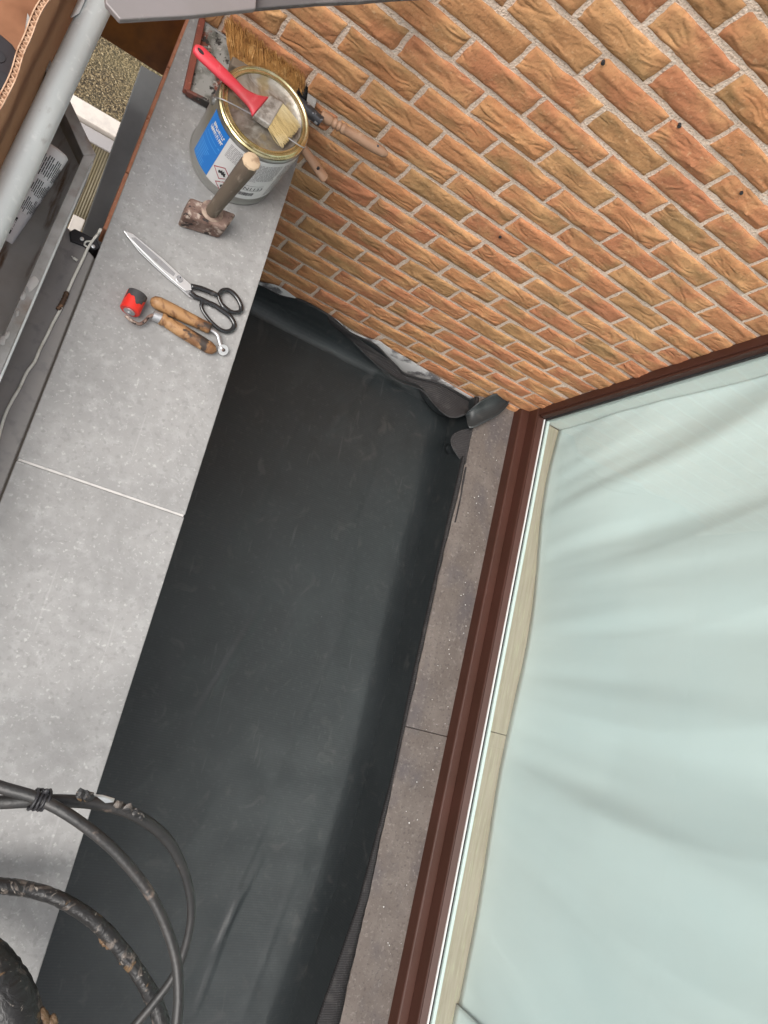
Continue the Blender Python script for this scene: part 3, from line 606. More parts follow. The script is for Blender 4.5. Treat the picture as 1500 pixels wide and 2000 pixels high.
# bail and its ears
e1 = cyl(-183+360, .86*cH, cr+.002); e2 = cyl(-3, .86*cH, cr+.002)
e1 = P(419, 196, ZC+.165); e1 = np.array([cx, cy, e1[2]])+np.array([e1[0]-cx, e1[1]-cy, 0])*(.103/np.linalg.norm([e1[0]-cx, e1[1]-cy])); e2 = 2*np.array([cx, cy, e1[2]])-e1
for e in (e1, e2):
    d = (e-np.array([cx, cy, e[2]])); mk('ear', MB().lathe([(.010, -.004), (.010, .001), (.007, .004), (.002, .005)], e, d, 16), m_tin, can, smooth=40)
wz = ZC+cH+.003
pts = smooth_path([e1+(e1-np.array([cx, cy, e1[2]]))*.04, P(434, 194, wz), P(500, 228, wz+.002), P(545, 257, wz+.001), P(592, 288, wz), e2], 6)
mk('bail', MB().tube(pts, .0013, 6), m_steeld, can, smooth=True)

# ------------------------------------------------------------------ red paint brush lying on the can
zb = ZC+cH+.009
def z2(x, y, z): return P(340+x/4.1667, y/4.1667, z)
def outline_solid(mb, pts, z0, z1, mi=0): return mb.prism([p[:2] for p in pts], z0, z1, mi)
pb_ = thing('paint_brush', z2(560, 700, zb), 'flat paint brush with red plastic handle lying across the can lid', 'brush')
edgeA = [(152, 400), (168, 372), (200, 370), (240, 388), (300, 445), (430, 575), (520, 668), (585, 730), (680, 775), (775, 790)]
edgeB = [(152, 400), (156, 425), (168, 445), (195, 478), (250, 530), (370, 640), (480, 735), (560, 820), (610, 880), (635, 950)]
A = [z2(*p, zb) for p in edgeA]; B = [z2(*p, zb) for p in edgeB]
# handle as lofted rounded section, with a hanging hole near its tip
A = np.array(smooth_path(A, 4)); B = np.array(smooth_path(B, 4)); rings = []
for a, b in zip(A, B):
    c = (a+b)/2; h = (a-b)/2; w = np.linalg.norm(h); th = min(.0085, max(.001, w*.9))
    rings.append([c+h*math.cos(t)+np.array([0, 0, th*math.sin(t)]) for t in np.linspace(0, 2*math.pi, 14, endpoint=False)])
hd = mk('handle', MB().loft(rings), m_red, pb_, smooth=True)
hc = z2(218, 415, zb+.0086)
dirh = (z2(300, 510, zb)-z2(200, 395, zb)); dirh /= np.linalg.norm(dirh); pr = np.array([-dirh[1], dirh[0], 0])
mk('hanging_hole', MB().add([hc+dirh*.0075*math.cos(t)+pr*.0035*math.sin(t) for t in np.linspace(0, 6.283, 16, endpoint=False)]+[hc+dirh*.0075*math.cos(t)+pr*.0035*math.sin(t)-np.array([0, 0, .006]) for t in np.linspace(0, 6.283, 16, endpoint=False)], [tuple(range(16)), tuple(range(16, 32))]+[(i, (i+1) % 16, 16+(i+1) % 16, 16+i) for i in range(16)]), m_blackpl, hd)
fer = [z2(*p, zb) for p in ((772, 788), (880, 850), (770, 1040), (640, 950))]
mk('ferrule', MB().prism([p[:2] for p in fer], zb-.0075, zb+.0075), m_ferrule, pb_, bevel=.003)
base0, base1 = z2(880, 852, zb), z2(768, 1036, zb); tip0, tip1 = z2(1030, 1030, zb-.003), z2(880, 1205, zb-.003)
mb = MB()
for i in range(420):
    t = rng.uniform(0, 1); dz = rng.uniform(-.006, .006); t2 = np.clip(t+rng.normal(0, .045), -.03, 1.03); l = rng.uniform(.82, 1.03)
    a = base0*(1-t)+base1*t+np.array([0, 0, dz]); b = tip0*(1-t2)+tip1*t2+np.array([0, 0, dz*.7]); b = a+(b-a)*l
    mb.tube([a, (a+b)/2+rng.normal(0, .0006, 3), b], [.0008, .0008, .0004], 4, cap=False)
o = mk('bristles', mb, m_bristle, pb_); o['kind'] = 'stuff'

# ------------------------------------------------------------------ dustpan and hand brush behind the can
dp = thing('dustpan', P(430, 130, ZC), 'worn brown metal dustpan lying against the wall behind the can', 'dustpan')
zt = ZC+.004
q = [P(u, v, zt) for u, v in ((396, 34), (361, 184), (500, 262), (575, 175), (560, 120))]
q = [np.array([p[0], min(p[1], -.012), p[2]]) for p in q]
mb = MB().prism([p[:2] for p in q], ZC+.001, ZC+.004); mk('pan_floor', mb, m_panin, dp)
def wallstrip(a, b, h0, h1, th, name, m_):
    d = (b-a); d /= np.linalg.norm(d); n_ = np.array([-d[1], d[0], 0])*th
    mb = MB().loft([[a-n_, a+n_, a+n_+np.array([0, 0, h0]), a-n_+np.array([0, 0, h0])], [b-n_, b+n_, b+n_+np.array([0, 0, h1]), b-n_+np.array([0, 0, h1])]])
    return mk(name, mb, m_, dp, bevel=.002)
wallstrip(q[0], q[1], .012, .016, .007, 'side_wall', m_pan)
wallstrip(q[1], q[2], .016, .034, .004, 'side_wall', m_panrim)
hp = smooth_path([P(520, 200, ZC+.03), P(560, 250, ZC+.035), P(590, 287, ZC+.04), P(612, 318, ZC+.042), P(630, 343, ZC+.04), P(637, 352, ZC+.038)], 6)
rr = np.interp(np.linspace(0, 1, len(hp)), [0, .4, .6, .85, .97, 1], [.010, .012, .0125, .0135, .011, .003])
h_ = mk('handle', MB().tube(hp, rr, 14, squash=.7), m_woodpink, dp, smooth=True)
pz = P(622, 328, ZC+.052); mk('hanging_hole', MB().lathe([(.0035, -.006), (.0035, .0006), (.0005, .0007)], pz, (0, 0, 1), 12), m_blackpl, h_)

hb = thing('hand_brush', P(520, 170, ZC), 'hand brush with ochre bristles and brown wooden handle lying beside the wall', 'brush')
zh = ZC+.05
ax0, ax1 = P(450, 122, zh), P(592, 205, zh)
d = ax1-ax0; d /= np.linalg.norm(d); nrm = np.array([-d[1], d[0], 0])
mb = MB().loft([[ax0+nrm*.014+np.array([0, 0, .012]), ax0-nrm*.014+np.array([0, 0, .012]), ax0-nrm*.016-np.array([0, 0, .012]), ax0+nrm*.016-np.array([0, 0, .012])],
                [ax1+nrm*.014+np.array([0, 0, .012]), ax1-nrm*.014+np.array([0, 0, .012]), ax1-nrm*.016-np.array([0, 0, .012]), ax1+nrm*.016-np.array([0, 0, .012])]])
mk('block', mb, m_woodgrey, hb, bevel=.004)
t0, t1 = P(440, 38, -.335), P(588, 150, -.345)
mb = MB()
for i in range(2600):
    t = rng.uniform(0, 1); s_ = rng.normal(0, .5); l = rng.uniform(.72, 1.06)
    a = ax0*(1-t)+ax1*t+np.array([0, 0, .008*s_+.004])+nrm*.008
    t2 = t*.96+rng.normal(0, .03)+.02
    b = t0*(1-t2)+t1*t2+np.array([rng.normal(0, .003), rng.normal(0, .003), .010*s_+rng.normal(0, .004)]); b = a+(b-a)*l; b[1] = min(b[1], -.010)
    mm_ = (a+b)/2+rng.normal(0, .002, 3); mm_[1] = min(mm_[1], -.009)
    mb.tube([a, mm_, b], [.0016, .0015, .0008], 3, cap=False)
o = mk('bristles', mb, m_ochre, hb); o['kind'] = 'stuff'
mb = MB()
for i in range(110):
    t = rng.uniform(.90, 1.04); a = ax0*(1-t)+ax1*t+np.array([0, 0, .0]); b = t0*(1-t)+t1*t+np.array([.012, 0, rng.normal(0, .006)]); b = a+(b-a)*rng.uniform(.5, .8); b[1] = min(b[1], -.010); a = a+(b-a)*.25
    mb.tube([a, b], [.0013, .0008], 3, cap=False)
o = mk('tarred_bristles', mb, m_blackpaint, hb); o['kind'] = 'stuff'
p0, p1 = P(578, 196, zh), P(627, 238, zh+.002)
mk('neck_tape', MB().tube([p0, (p0+p1)/2, p1], [.0145, .014, .0125], 14), m_tape2, hb, smooth=50)
hp = [p0*(1-t)+P(757, 303, zh+.008)*t for t in np.linspace(.26, 1, 70)]
tt = np.linspace(0, 1, 70)
rr = np.interp(tt, [0, .13, .17, .2, .23, .26, .29, .32, .36, .75, .93, .985, 1], [.0125, .0130, .0095, .0135, .0095, .0135, .0095, .0135, .0115, .0140, .0115, .007, .002])
h_ = mk('handle', MB().tube(hp, rr, 16), m_woodpink, hb, smooth=True)
pz = P(738, 285, zh+.020); mk('hanging_hole', MB().lathe([(.003, -.006), (.003, .001), (.0005, .0012)], pz, (-.4, -.6, .6), 10), m_blackpl, h_)

# ------------------------------------------------------------------ club hammer standing on its head
hm = thing('club_hammer', (-.889, -.458, ZC), 'rusty club hammer standing on its head in front of the can, handle upright', 'hammer')
q = [P(u, v, ZC+.052) for u, v in ((373, 384), (462, 417), (441, 447), (359, 421))]
cen = sum(q)/4
rings = []
for (sc, z) in ((.93, ZC), (1.0, ZC+.006), (1.02, ZC+.044), (.96, ZC+.052)):
    rings.append([(cen[0]+(p[0]-cen[0])*sc, cen[1]+(p[1]-cen[1])*sc, z) for p in q])
mk('head', MB().loft(rings), m_iron, hm, bevel=.005)
b0 = P(414, 413, ZC+.05); t_ = np.array([b0[0]+.004, b0[1]-.012, -.165])
mk('collar', MB().lathe([(.0255, -.002), (.0245, .0015), (.0215, .0030), (.0180, .0035)], (b0[0], b0[1], ZC+.0515), seg=20), mat('burred_eye', (.36, .27, .21), .6, .2, layers=[dict(s=60, c=(.20, .13, .105), lo=.45, hi=.62)]), hm, smooth=50)
ns = 16; hp = [b0*(1-t)+t_*t for t in np.linspace(0, 1, ns)]
rr = np.interp(np.linspace(0, 1, ns), [0, .1, .25, .6, .92, .97, 1], [.0185, .0175, .0178, .0200, .0218, .0212, .0185])
mk('handle', MB().tube(hp, rr, 10, squash=.82), m_woodgrey, hm, smooth=45)
dv = (t_-b0)/np.linalg.norm(t_-b0)
mk('handle_end', MB().lathe([(.0183, 0), (.0165, .003), (.0125, .0048), (.0002, .0055)], t_+dv*.0004, dv, 10), m_woodend, hm, smooth=30)

# ------------------------------------------------------------------ tailor scissors
def z3(x, y, z): return P(200+x/4.6875, 400+y/4.6875, z)
sc = thing('scissors', z3(710, 680, ZC), 'long steel tailor scissors with black handles lying on the grey slab', 'scissors')
zs_ = ZC+.006
def flat(name, pts, z0, z1, m_, parent, bev=.001):
    return mk(name, MB().prism([z3(x, y, (z0+z1)/2)[:2] for x, y in pts], z0, z1), m_, parent, bevel=bev)
flat('blade', [(192, 236), (232, 250), (280, 268), (420, 385), (560, 500), (690, 622), (812, 735), (818, 782), (760, 790), (690, 735), (600, 655), (480, 545), (350, 415), (240, 305)], zs_+.0018, zs_+.0042, m_steel, sc, .0008)
flat('blade', [(190, 240), (205, 262), (260, 335), (340, 435), (470, 560), (600, 678), (700, 760), (800, 850), (860, 870), (840, 820), (700, 690), (560, 560), (400, 420), (250, 275)], zs_-.002, zs_+.0012, m_steeld, sc, .0008)
flat('blade_hollow', [(262, 300), (300, 300), (430, 410), (560, 525), (668, 628), (652, 655), (560, 590), (430, 475), (320, 370)], zs_+.00425, zs_+.0047, m_steeld, sc, 0)
c = z3(705, 680, zs_+.0043)
mk('pivot_screw', MB().lathe([(.0078, 0), (.0078, .0008), (.0068, .0012), (.0062, .0006), (.0045, .0005), (.001, .0005)], c, seg=24), m_steeld, sc, smooth=40)
mk('pivot_slot', MB().lathe([(.0014, 0), (.0014, .0014), (.0002, .0015)], z3(712, 668, zs_+.0043), seg=10), m_blackpl, sc)
def loop(pts, r, z, name, close=True):
    w = smooth_path([z3(x, y, z) for x, y in (pts+[pts[0]] if close else pts)], 6)
    return mk(name, MB().tube(w, r*(1.18+.22*np.sin(np.linspace(0, 2*math.pi, len(w))-.6)), 10, cap=not close, squash=.8), m_blackpaint, sc, smooth=True)
lp = loop([(1060, 830), (1100, 785), (1160, 785), (1225, 840), (1268, 920), (1262, 975), (1205, 985), (1130, 950), (1080, 890)], .0042, zs_+.004, 'handle')
w = smooth_path([z3(x, y, zs_+.004) for x, y in ((812, 745), (900, 765), (990, 800), (1062, 830))], 5)
mk('shank', MB().tube(w, [.0062]*8+[.0060]*4+[.0055]*4, 10, squash=.75), m_blackpaint, sc, smooth=True)
w = smooth_path([z3(x, y, zs_+.004) for x, y in ((1070, 850), (1100, 920), (1160, 970), (1240, 985))], 5)
mk('finger_guard', MB().tube(w, [.004]*5+[.006]*6+[.0035]*5, 10, squash=.75), m_blackpaint, sc, smooth=True)
lp = loop([(915, 885), (950, 895), (1010, 910), (1090, 965), (1170, 1025), (1208, 1095), (1185, 1145), (1130, 1160), (1060, 1130), (985, 1060), (925, 980), (905, 925)], .0042, zs_+.001, 'handle')
w = smooth_path([z3(x, y, zs_+.001) for x, y in ((800, 800), (850, 842), (900, 862), (960, 890), (1020, 925))], 5)
mk('shank', MB().tube(w, np.linspace(.0062, .0052, len(w)), 10, squash=.75), m_blackpaint, sc, smooth=True)

# ------------------------------------------------------------------ seam roller (red) and penny roller
sr = thing('seam_roller', z3(620, 1040, ZC), 'seam roller with red rubber wheel and worn wooden handle, below the scissors', 'roller')
rr_ = .0205; zr_ = ZC+rr_
a, b = z3(248, 975, zr_), z3(322, 818, zr_)
axv = (b-a)/np.linalg.norm(b-a); Lr = np.linalg.norm(b-a)
mk('wheel', MB().lathe([(.004, 0), (rr_-.002, 0), (rr_, .002), (rr_, Lr-.002), (rr_-.002, Lr), (.004, Lr)], a, axv, 32), m_redrub, sr, smooth=40)
# dark worn patch on the wheel (a thin skin on its upper half)
side = np.cross(axv, (0, 0, 1.)); mb = MB(); G = []
for t in np.linspace(-.15, 2.3, 26):
    lo = (.50+.17*math.sin(3.1*t+.3)+.06*math.sin(9*t)) if t < 1.9 else .62+.3*(t-1.9)
    row = [a+axv*Lr*s_+(rr_+.0004)*(math.cos(t+.5)*(-side)+math.sin(t+.5)*np.array([0, 0, 1.])) for s_ in np.linspace(lo, .985, 6)]
    G.append(row)
mk('worn_patch', MB().grid(G), m_greyrub, sr.children[0], smooth=True)
mk('axle_washer', MB().lathe([(.012, 0), (.012, .0022), (.004, .003), (.004, .0055), (.0003, .0055)], a, -axv, 18), m_steeld, sr, smooth=40)
w = smooth_path([z3(x, y, z) for x, y, z in ((212, 1015, zr_), (240, 1040, zr_), (290, 1075, zr_-.003), (340, 1092, zr_-.006), (385, 1068, zr_-.006), (430, 1022, zr_-.005), (475, 1010, zr_-.005))], 5)
mk('fork', MB().tube(w, .0036, 8), m_iron, sr, smooth=True)
f0, f1 = z3(462, 1012, ZC+.015), z3(535, 1040, ZC+.015)
mk('ferrule', MB().tube([f0, f0*.5+f1*.5, f1], [.0105, .0110, .0115], 16), m_steeld, sr, smooth=50)
h1 = z3(1040, 1345, ZC+.0145); hp = [f1*(1-t)+h1*t for t in np.linspace(0, 1, 24)]
rr = np.interp(np.linspace(0, 1, 24), [0, .05, .09, .13, .3, .6, .88, .96, 1], [.0125, .0138, .0105, .0125, .0138, .0142, .0138, .010, .003])
mk('handle', MB().tube(hp, rr, 16), m_wood, sr, smooth=True)

pr_ = thing('penny_roller', z3(720, 980, ZC), 'small penny roller with wooden handle and thin metal wheel, beside the red roller', 'roller')
a, b = z3(442, 868, ZC+.0145), z3(985, 1135, ZC+.0145)
hp = [a*(1-t)+b*t for t in np.linspace(0, 1, 24)]
rr = np.interp(np.linspace(0, 1, 24), [0, .03, .12, .4, .8, .97, 1], [.004, .0105, .0142, .0140, .0122, .0122, .0115])
mk('handle', MB().tube(hp, rr, 16), m_wood, pr_, smooth=True)
w = smooth_path([z3(x, y, ZC+.014) for x, y in ((985, 1138), (1030, 1165), (1058, 1195), (1072, 1245), (1088, 1300), (1100, 1325))], 5)
mk('fork', MB().tube(w, np.interp(np.linspace(0, 1, len(w)), [0, .3, .6, 1], [.0045, .0055, .0048, .004]), 8, squash=.6), m_steeld, pr_, smooth=True)
c = z3(1103, 1328, ZC+.011)
wh = mk('wheel', MB().lathe([(.0065, -.003), (.0115, -.003), (.0122, 0), (.0115, .003), (.0065, .003)], c, (.15, -.35, .92), 28), m_steel, pr_, smooth=40)
mk('wheel_hub', MB().lathe([(.0085, -.0015), (.0085, .0012), (.004, .0022), (.0035, .006), (.0002, .0065)], c, (.15, -.35, .92), 18), m_iron, wh, smooth=40)

# ------------------------------------------------------------------ scaffold side
tb = thing('scaffold_tube', (-1.22, -.7, -.205), 'galvanised steel scaffold tube crossing the top left corner', 'tube')
mk('tube', MB().tube([(-1.2185+.02*(y+.5), y, -.205) for y in np.linspace(.9, -2.6, 24)], .0238, 28), m_galv, tb, smooth=True)
mb = MB(); G = []
for y in np.linspace(-.20, -.385, 8):
    G.append([np.array([-1.2165+.0275*math.cos(t), y-.012*math.sin(3*t), -.205+.0275*math.sin(t)]) for t in np.linspace(2.2, 4.2, 8)])
tag(mk('plastic_sleeve', MB().grid(G), m_white, smooth=True, solid=.001), 'scrap of white plastic wrapped on the scaffold tube', 'plastic scrap')

zd = -.35
dk = thing('scaffold_deck', (-1.25, -1.2, zd-.09), 'galvanised scaffold deck with raised rim outside the parapet', 'deck')
mk('deck_floor', MB().prism([(-1.178, -2.8), (-1.138, -.515), (-1.215, -.436), (-1.35, -.285), (-1.81, -.285), (-1.81, -2.8)], zd-.10, zd-.085), m_tray, dk)
def rimseg(a0, a1, b0, b1, name='rim'):
    # a: outer edge, b: inner edge, top at zd
    mb = MB(); top = [a0, a1, b1, b0]
    mb.prism(top, zd-.004, zd); mk(name, mb, m_deck, dk, bevel=.0015)
    ou = np.array([a0, a1]); n_ = np.array([[b0[0]-a0[0], b0[1]-a0[1]], [b1[0]-a1[0], b1[1]-a1[1]]])*.12
    mk('rim_web', MB().prism([a0, a1, tuple(ou[1]+n_[1]), tuple(ou[0]+n_[0])], zd-.12, zd-.0045), m_deck, dk)
C_ = tuple(P(188, 302, zd)[:2]); Ci = tuple(P(163, 303, zd)[:2])
rimseg(C_, (C_[0]-.040, -2.8), Ci, (Ci[0]-.042, -2.8))
D_ = tuple(P(133, 188, zd)[:2]); Di = tuple(P(117, 201, zd)[:2])
ext = lambda a, b, k: (a[0]+(b[0]-a[0])*k, a[1]+(b[1]-a[1])*k)
rimseg(ext(C_, D_, 2.4), C_, ext(Ci, Di, 2.4), Ci)
mk('rim_lip', MB().tube([(C_[0]-.0009-.0145*t*1.6, C_[1]-.02-t*2.2, zd+.001) for t in np.linspace(0, 1, 10)], .0022, 8), m_galv, dk, smooth=True)
# mortar splashes on the rim
for u, v, r in ((64, 553, .016), (45, 578, .008), (6, 665, .010), (34, 612, .006), (14, 655, .008)):
    c = P(u, v, zd+.001); n_ = 12
    V = [c+np.array([r*rng.uniform(.55, 1)*.62*math.cos(t), r*rng.uniform(.8, 1.3)*math.sin(t), 0]) for t in np.linspace(0, 6.28, n_, endpoint=False)]+[c+np.array([0, 0, .004])]
    mk('mortar_splash', MB().add(V, [(i, (i+1) % n_, n_) for i in range(n_)]), m_grout, dk, smooth=True)

# sealant tube lying in the deck
se = thing('sealant_tube', P(70, 370, -.42), 'white sealant tube with black print lying in the scaffold deck tray', 'tube')
a, b = P(108, 293, -.345), P(12, 470, -.405)
axv = (b-a)/np.linalg.norm(b-a); Ls = np.linalg.norm(b-a)
up = np.array([0, 0, 1.])-axv*axv[2]; up /= np.linalg.norm(up); sd_ = np.cross(axv, up)
ts = [0, .015, .02, .33, .335, .52, .525, .70, .705, .95, 1.0]; rs_ = [.0225, .0250, .0255, .0225, .0218, .0198, .0190, .0172, .0165, .0125, .0112]
sq = [1]*8+[.9, .55, .5]
rings = [[a+axv*Ls*t+r*(math.cos(q_)*sd_+s_*math.sin(q_)*up) for q_ in np.linspace(0, 2*math.pi, 28, endpoint=False)] for t, r, s_ in zip(ts, rs_, sq)]
body = mk('body', MB().loft(rings), m_tube, se, smooth=50)
def rs_at(t): return np.interp(t, ts, rs_), np.interp(t, ts, sq)
def tubep(t, q_, off=.0005):
    r, s_ = rs_at(t); r += off; return a+axv*Ls*t+r*(math.cos(q_)*sd_+s_*math.sin(q_)*up)
mb = MB()
for (t0_, t1_) in ((.10, .31), (.345, .50), (.535, .69)):
    for q_ in np.arange(-.3, 3.3, .155):
        e0, e1_ = t0_+rng.choice([0, 0, .03, .05]), t1_-rng.choice([0, 0, .02, .04]); t = e0
        while t < e1_:
            tt_ = min(t+rng.uniform(.03, .12), e1_); mb.grid([[tubep(x, q_), tubep(x, q_+.07)] for x in np.linspace(t, tt_, 3)]); t = tt_+.006
mk('small_print', mb, m_print, body)
mb = MB()
for t0_, t1_ in ((.76, .80), (.805, .815), (.825, .855), (.87, .885), (.89, .93)):
    mb.grid([[tubep(t0_, 1.35), tubep(t0_, 1.65)], [tubep(t1_, 1.35), tubep(t1_, 1.65)]])
mk('lettering', mb, m_print, body)
mb = MB().add([tubep(.955, 1.2), tubep(.995, .9), tubep(.995, 2.4)], [(0, 1, 2)]); mk('end_seal', mb, m_nozzle, body)

# cardboard box with a torn corrugated edge
bxr = thing('cardboard_box', (-1.5, -.65, -.43), 'brown corrugated cardboard box with torn upper edge standing on the scaffold deck', 'box')
yv = np.linspace(-.12, -1.05, 150)
wv = .0012*np.sin(38*yv)+.0018*np.sin(17*yv+1)+.0006*np.sin(90*yv)
zt_ = -.10+.006*np.sin(23*yv)+.004*np.sin(61*yv)
xo = -1.2655+wv
mk('front_panel', MB().grid([np.stack([xo, yv, zt_], 1), np.stack([xo*0-1.2635+wv*.3, yv, zt_*0-.25], 1), np.stack([xo*0-1.262, yv, zt_*0-.434], 1)]), m_card, bxr, smooth=True)
mk('inner_liner', MB().grid([np.stack([xo-.009, yv, zt_+.001], 1), np.stack([xo*0-1.2725+wv*.3, yv, zt_*0-.25], 1), np.stack([xo*0-1.271, yv, zt_*0-.434], 1)]), m_cardin, bxr, smooth=True)
yf = np.linspace(-.12, -1.05, 1100); xf = np.interp(yf, yv[::-1], xo[::-1])-.0045+.0034*np.sin(yf*2*math.pi/.0085); zf_ = np.interp(yf, yv[::-1], zt_[::-1])-.0005
mb = MB().grid([np.stack([xf, yf, zf_], 1), np.stack([xf, yf, zf_-.03], 1)])
mk('flute', mb, m_cardedge, bxr, smooth=True, solid=.0011)
for off in (0., -.009):
    mb = MB().grid([np.stack([xo+off-.0009, yv, zt_+.0012], 1), np.stack([xo+off+.0009, yv, zt_+.0012], 1), np.stack([xo+off+.0010, yv, zt_-.006], 1)])
    mk('torn_edge', mb, m_cardedge, bxr)
mk('end_panel', MB().box(-1.80, -1.262, -.118, -.108, -.434, -.06), m_cardin, bxr)
mk('back_panel', MB().box(-1.80, -1.792, -1.05, -.12, -.434, -.08), m_cardin, bxr)
mk('end_panel', MB().box(-1.80, -1.262, -1.06, -1.052, -.434, -.11), m_cardin, bxr)
mk('bottom_panel', MB().box(-1.79, -1.275, -1.05, -.12, -.4345, -.427), m_cardin, bxr)
tc_ = thing('tool_case', (-1.42, -.62, -.42), 'black plastic tool case inside the cardboard box', 'case')
mk('shell', MB().prism([P(u, v, -.24)[:2] for u, v in ((-60, 40), (0, 62), (26, 84), (40, 104), (28, 150), (10, 205), (-20, 260), (-120, 260))], -.425, -.24), mat('charcoal_plastic', (.035, .033, .037), .45), tc_, bevel=.008, smooth=40)
for u, v, r in ((2, 156, .016), (-3, 110, .011)):
    c = P(u, v, -.2395); mk('recess', MB().lathe([(r, -.004), (r, .0008), (r*.8, .0012), (.0005, .0005)], c, seg=18), m_blackpl, tc_, smooth=40)

# grey trim, plank, cable and canopy below
zb_ = -.69
q = [P(u, v, zb_) for u, v in ((276, 126), (326, 155), (196, 480), (152, 476))]
q[1][0] = q[2][0] = -1.0525
tag(mk('metal_trim', MB().prism([p[:2] for p in q], zb_-.03, zb_), m_zinc, bevel=.003), 'flat blue grey metal trim below the outer parapet edge', 'trim')
zp = -.478
tag(mk('grey_plank', MB().prism([(-1.0685, -.645), (-1.155, -.60), (-1.30, -.60), (-1.30, -3.0), (-1.0705, -3.0)], zp-.04, zp), m_plank, bevel=.003), 'dark grey scaffold plank running beside the parapet under the white cable', 'plank')
br = thing('bracket', P(170, 478, zp), 'dark metal bracket with screws at the end of the grey plank', 'bracket')
q = [P(u, v, zp+.006)[:2] for u, v in ((136, 452), (146, 446), (190, 468), (196, 484), (186, 488), (138, 470))]
mk('plate', MB().prism(q, zp-.05, zp+.006), m_blackpl, br, bevel=.002)
for u, v in ((160, 467), (182, 482)):
    mk('screw', MB().lathe([(.004, 0), (.004, .002), (.0003, .003)], P(u, v, zp+.0065), seg=10), m_alu, br, smooth=40)
cab = thing('cable', P(80, 660, zp), 'thin cream cable lying along the grey plank with a burnt taped joint', 'cable')
cp = [(193, 456), (184, 466), (172, 484), (160, 510), (150, 530), (138, 556), (127, 582), (117, 606), (104, 630), (92, 655), (78, 682), (68, 706), (52, 728), (38, 758), (24, 782), (12, 806), (2, 836), (-10, 880), (-40, 960)]
w = smooth_path([P(u, v, zp+.0045) for u, v in cp], 6)
w[0][2] += .02
mk('sheath', MB().tube(w, .0030, 8), m_cable, cab, smooth=True)
w = smooth_path([P(u, v, zp+.0055) for u, v in ((131, 570), (126, 583), (120, 595), (113, 605))], 5)
mk('taped_joint', MB().tube(w, .0035+.0022*np.abs(np.sin(np.arange(len(w))*1.3)), 8), m_tape, cab, smooth=True)
w = smooth_path([P(u, v, zp+.006) for u, v in ((178, 471), (168, 472), (165, 478), (170, 482))], 5); mk('loose_strand', MB().tube(w, .002, 6), m_cable, cab, smooth=True)
w = smooth_path([P(u, v, zp+.006) for u, v in ((151, 509), (144, 504), (140, 500))], 4); mk('loose_strand', MB().tube(w, [.003]*5+[.0012]*4, 6), m_cable, cab, smooth=True)

zk = -1.5
cn = thing('canopy', P(180, 350, zk), 'ribbed tan canopy roof with off-white front bar seen below the scaffold', 'canopy')
q = [P(u, v, zk) for u, v in ((128, 226), (226, 276), (200, 420), (160, 436), (60, 436))]
ribs = []
x0, x1 = q[0][0]-.15, -1.0; y0, y1 = P(165, 432, zk)[1], P(180, 246, zk)[1]
xx = np.linspace(x0, x1, 760); zz_ = zk-.02+.004*np.abs(np.sin(xx*math.pi/.009))
mk('ribbed_sheet', MB().grid([np.stack([xx, xx*0+y0, zz_], 1), np.stack([xx, xx*0+y1, zz_], 1)]), m_poly, cn, smooth=True, solid=.003)
yb = P(180, 220, zk)[1]
mk('front_bar', MB().box(x0, x1, yb-.045, yb+.02, zk-.03, zk+.01), m_offwhite, cn, bevel=.004)
mk('lower_bar', MB().box(x0, x1, yb-.10, yb-.05, zk-.05, zk-.008), m_grey_pvc, cn, bevel=.004)
yb2 = P(150, 432, zk)[1]
mk('end_block', MB().box(P(138, 432, zk)[0], P(161, 445, zk)[0], yb2-.04, yb2+.02, zk-.03, zk), m_offwhite, cn, bevel=.003)
mk('end_bar', MB().box(x0, x1, yb2-.09, yb2-.045, zk-.06, zk-.01), m_grey_pvc, cn, bevel=.003)

wp = thing('wood_panel', (-1.2, .02, -.685), 'varnished brown wooden panel beside the end of the brick wall', 'panel')
mk('board', MB().box(-1.236, -1.066, .002, .03, -.686, .0), m_wood_panel, wp, bevel=.002)
mk('corner_board', MB().box(-1.40, -1.239, -.004, .03, -.678, .0), mat('dark_varnish', (.05, .016, .009), .45, layers=[dict(s=8, c=(.03, .01, .006), lo=.4, hi=.7)]), wp, bevel=.002)

gs = [P(u, v, .05)[:2] for u, v in ((196, -90), (207, 6), (235, 38), (300, 34), (375, 30), (440, 23), (500, 17), (508, -90))]
tag(mk('sheet_metal', MB().prism(gs, .04, .05), m_lead, bevel=.002), 'grey metal sheet jutting in at the top edge above the brush', 'metal sheet')
gs = [P(u, v, .03)[:2] for u, v in ((498, -80), (498, 16), (560, 11), (620, 6), (700, 3), (770, -3), (830, -6), (850, -80))]
tag(mk('sheet_metal', MB().prism(gs, .02, .03), m_lead2, bevel=.002), 'darker narrow metal strip along the top edge over the bricks', 'metal strip')

# ------------------------------------------------------------------ hoses at the lower left
def hose(name, pts, r, m_, label, seg=16, rough=0.):
    w = smooth_path([P(u, v, z) for u, v, z in pts], 10); n = len(w)
    rr = np.interp(np.linspace(0, 1, n), np.linspace(0, 1, len(r)), r) if hasattr(r, '__len__') else np.full(n, r)
    if rough: rr = rr*(1+rng.normal(0, rough, n))
    t = thing(name, w[len(w)//2], label, 'hose', 'black hoses looped over the parapet')
    mk('sleeve', MB().tube(w, rr, seg), m_, t, smooth=True); return t, w
h1_, wA = hose('hose', [(-220, 1490, -.25), (-80, 1508, -.22), (0, 1537, -.20), (75, 1560, -.18), (150, 1602, -.16), (230, 1668, -.15), (298, 1755, -.14), (338, 1850, -.13), (349, 1930, -.12), (344, 2010, -.11), (330, 2120, -.1)], [.0092, .0092, .0090, .0086, .0083, .0080, .0080], m_hose, 'smooth black hose, the middle one of the looped hoses')
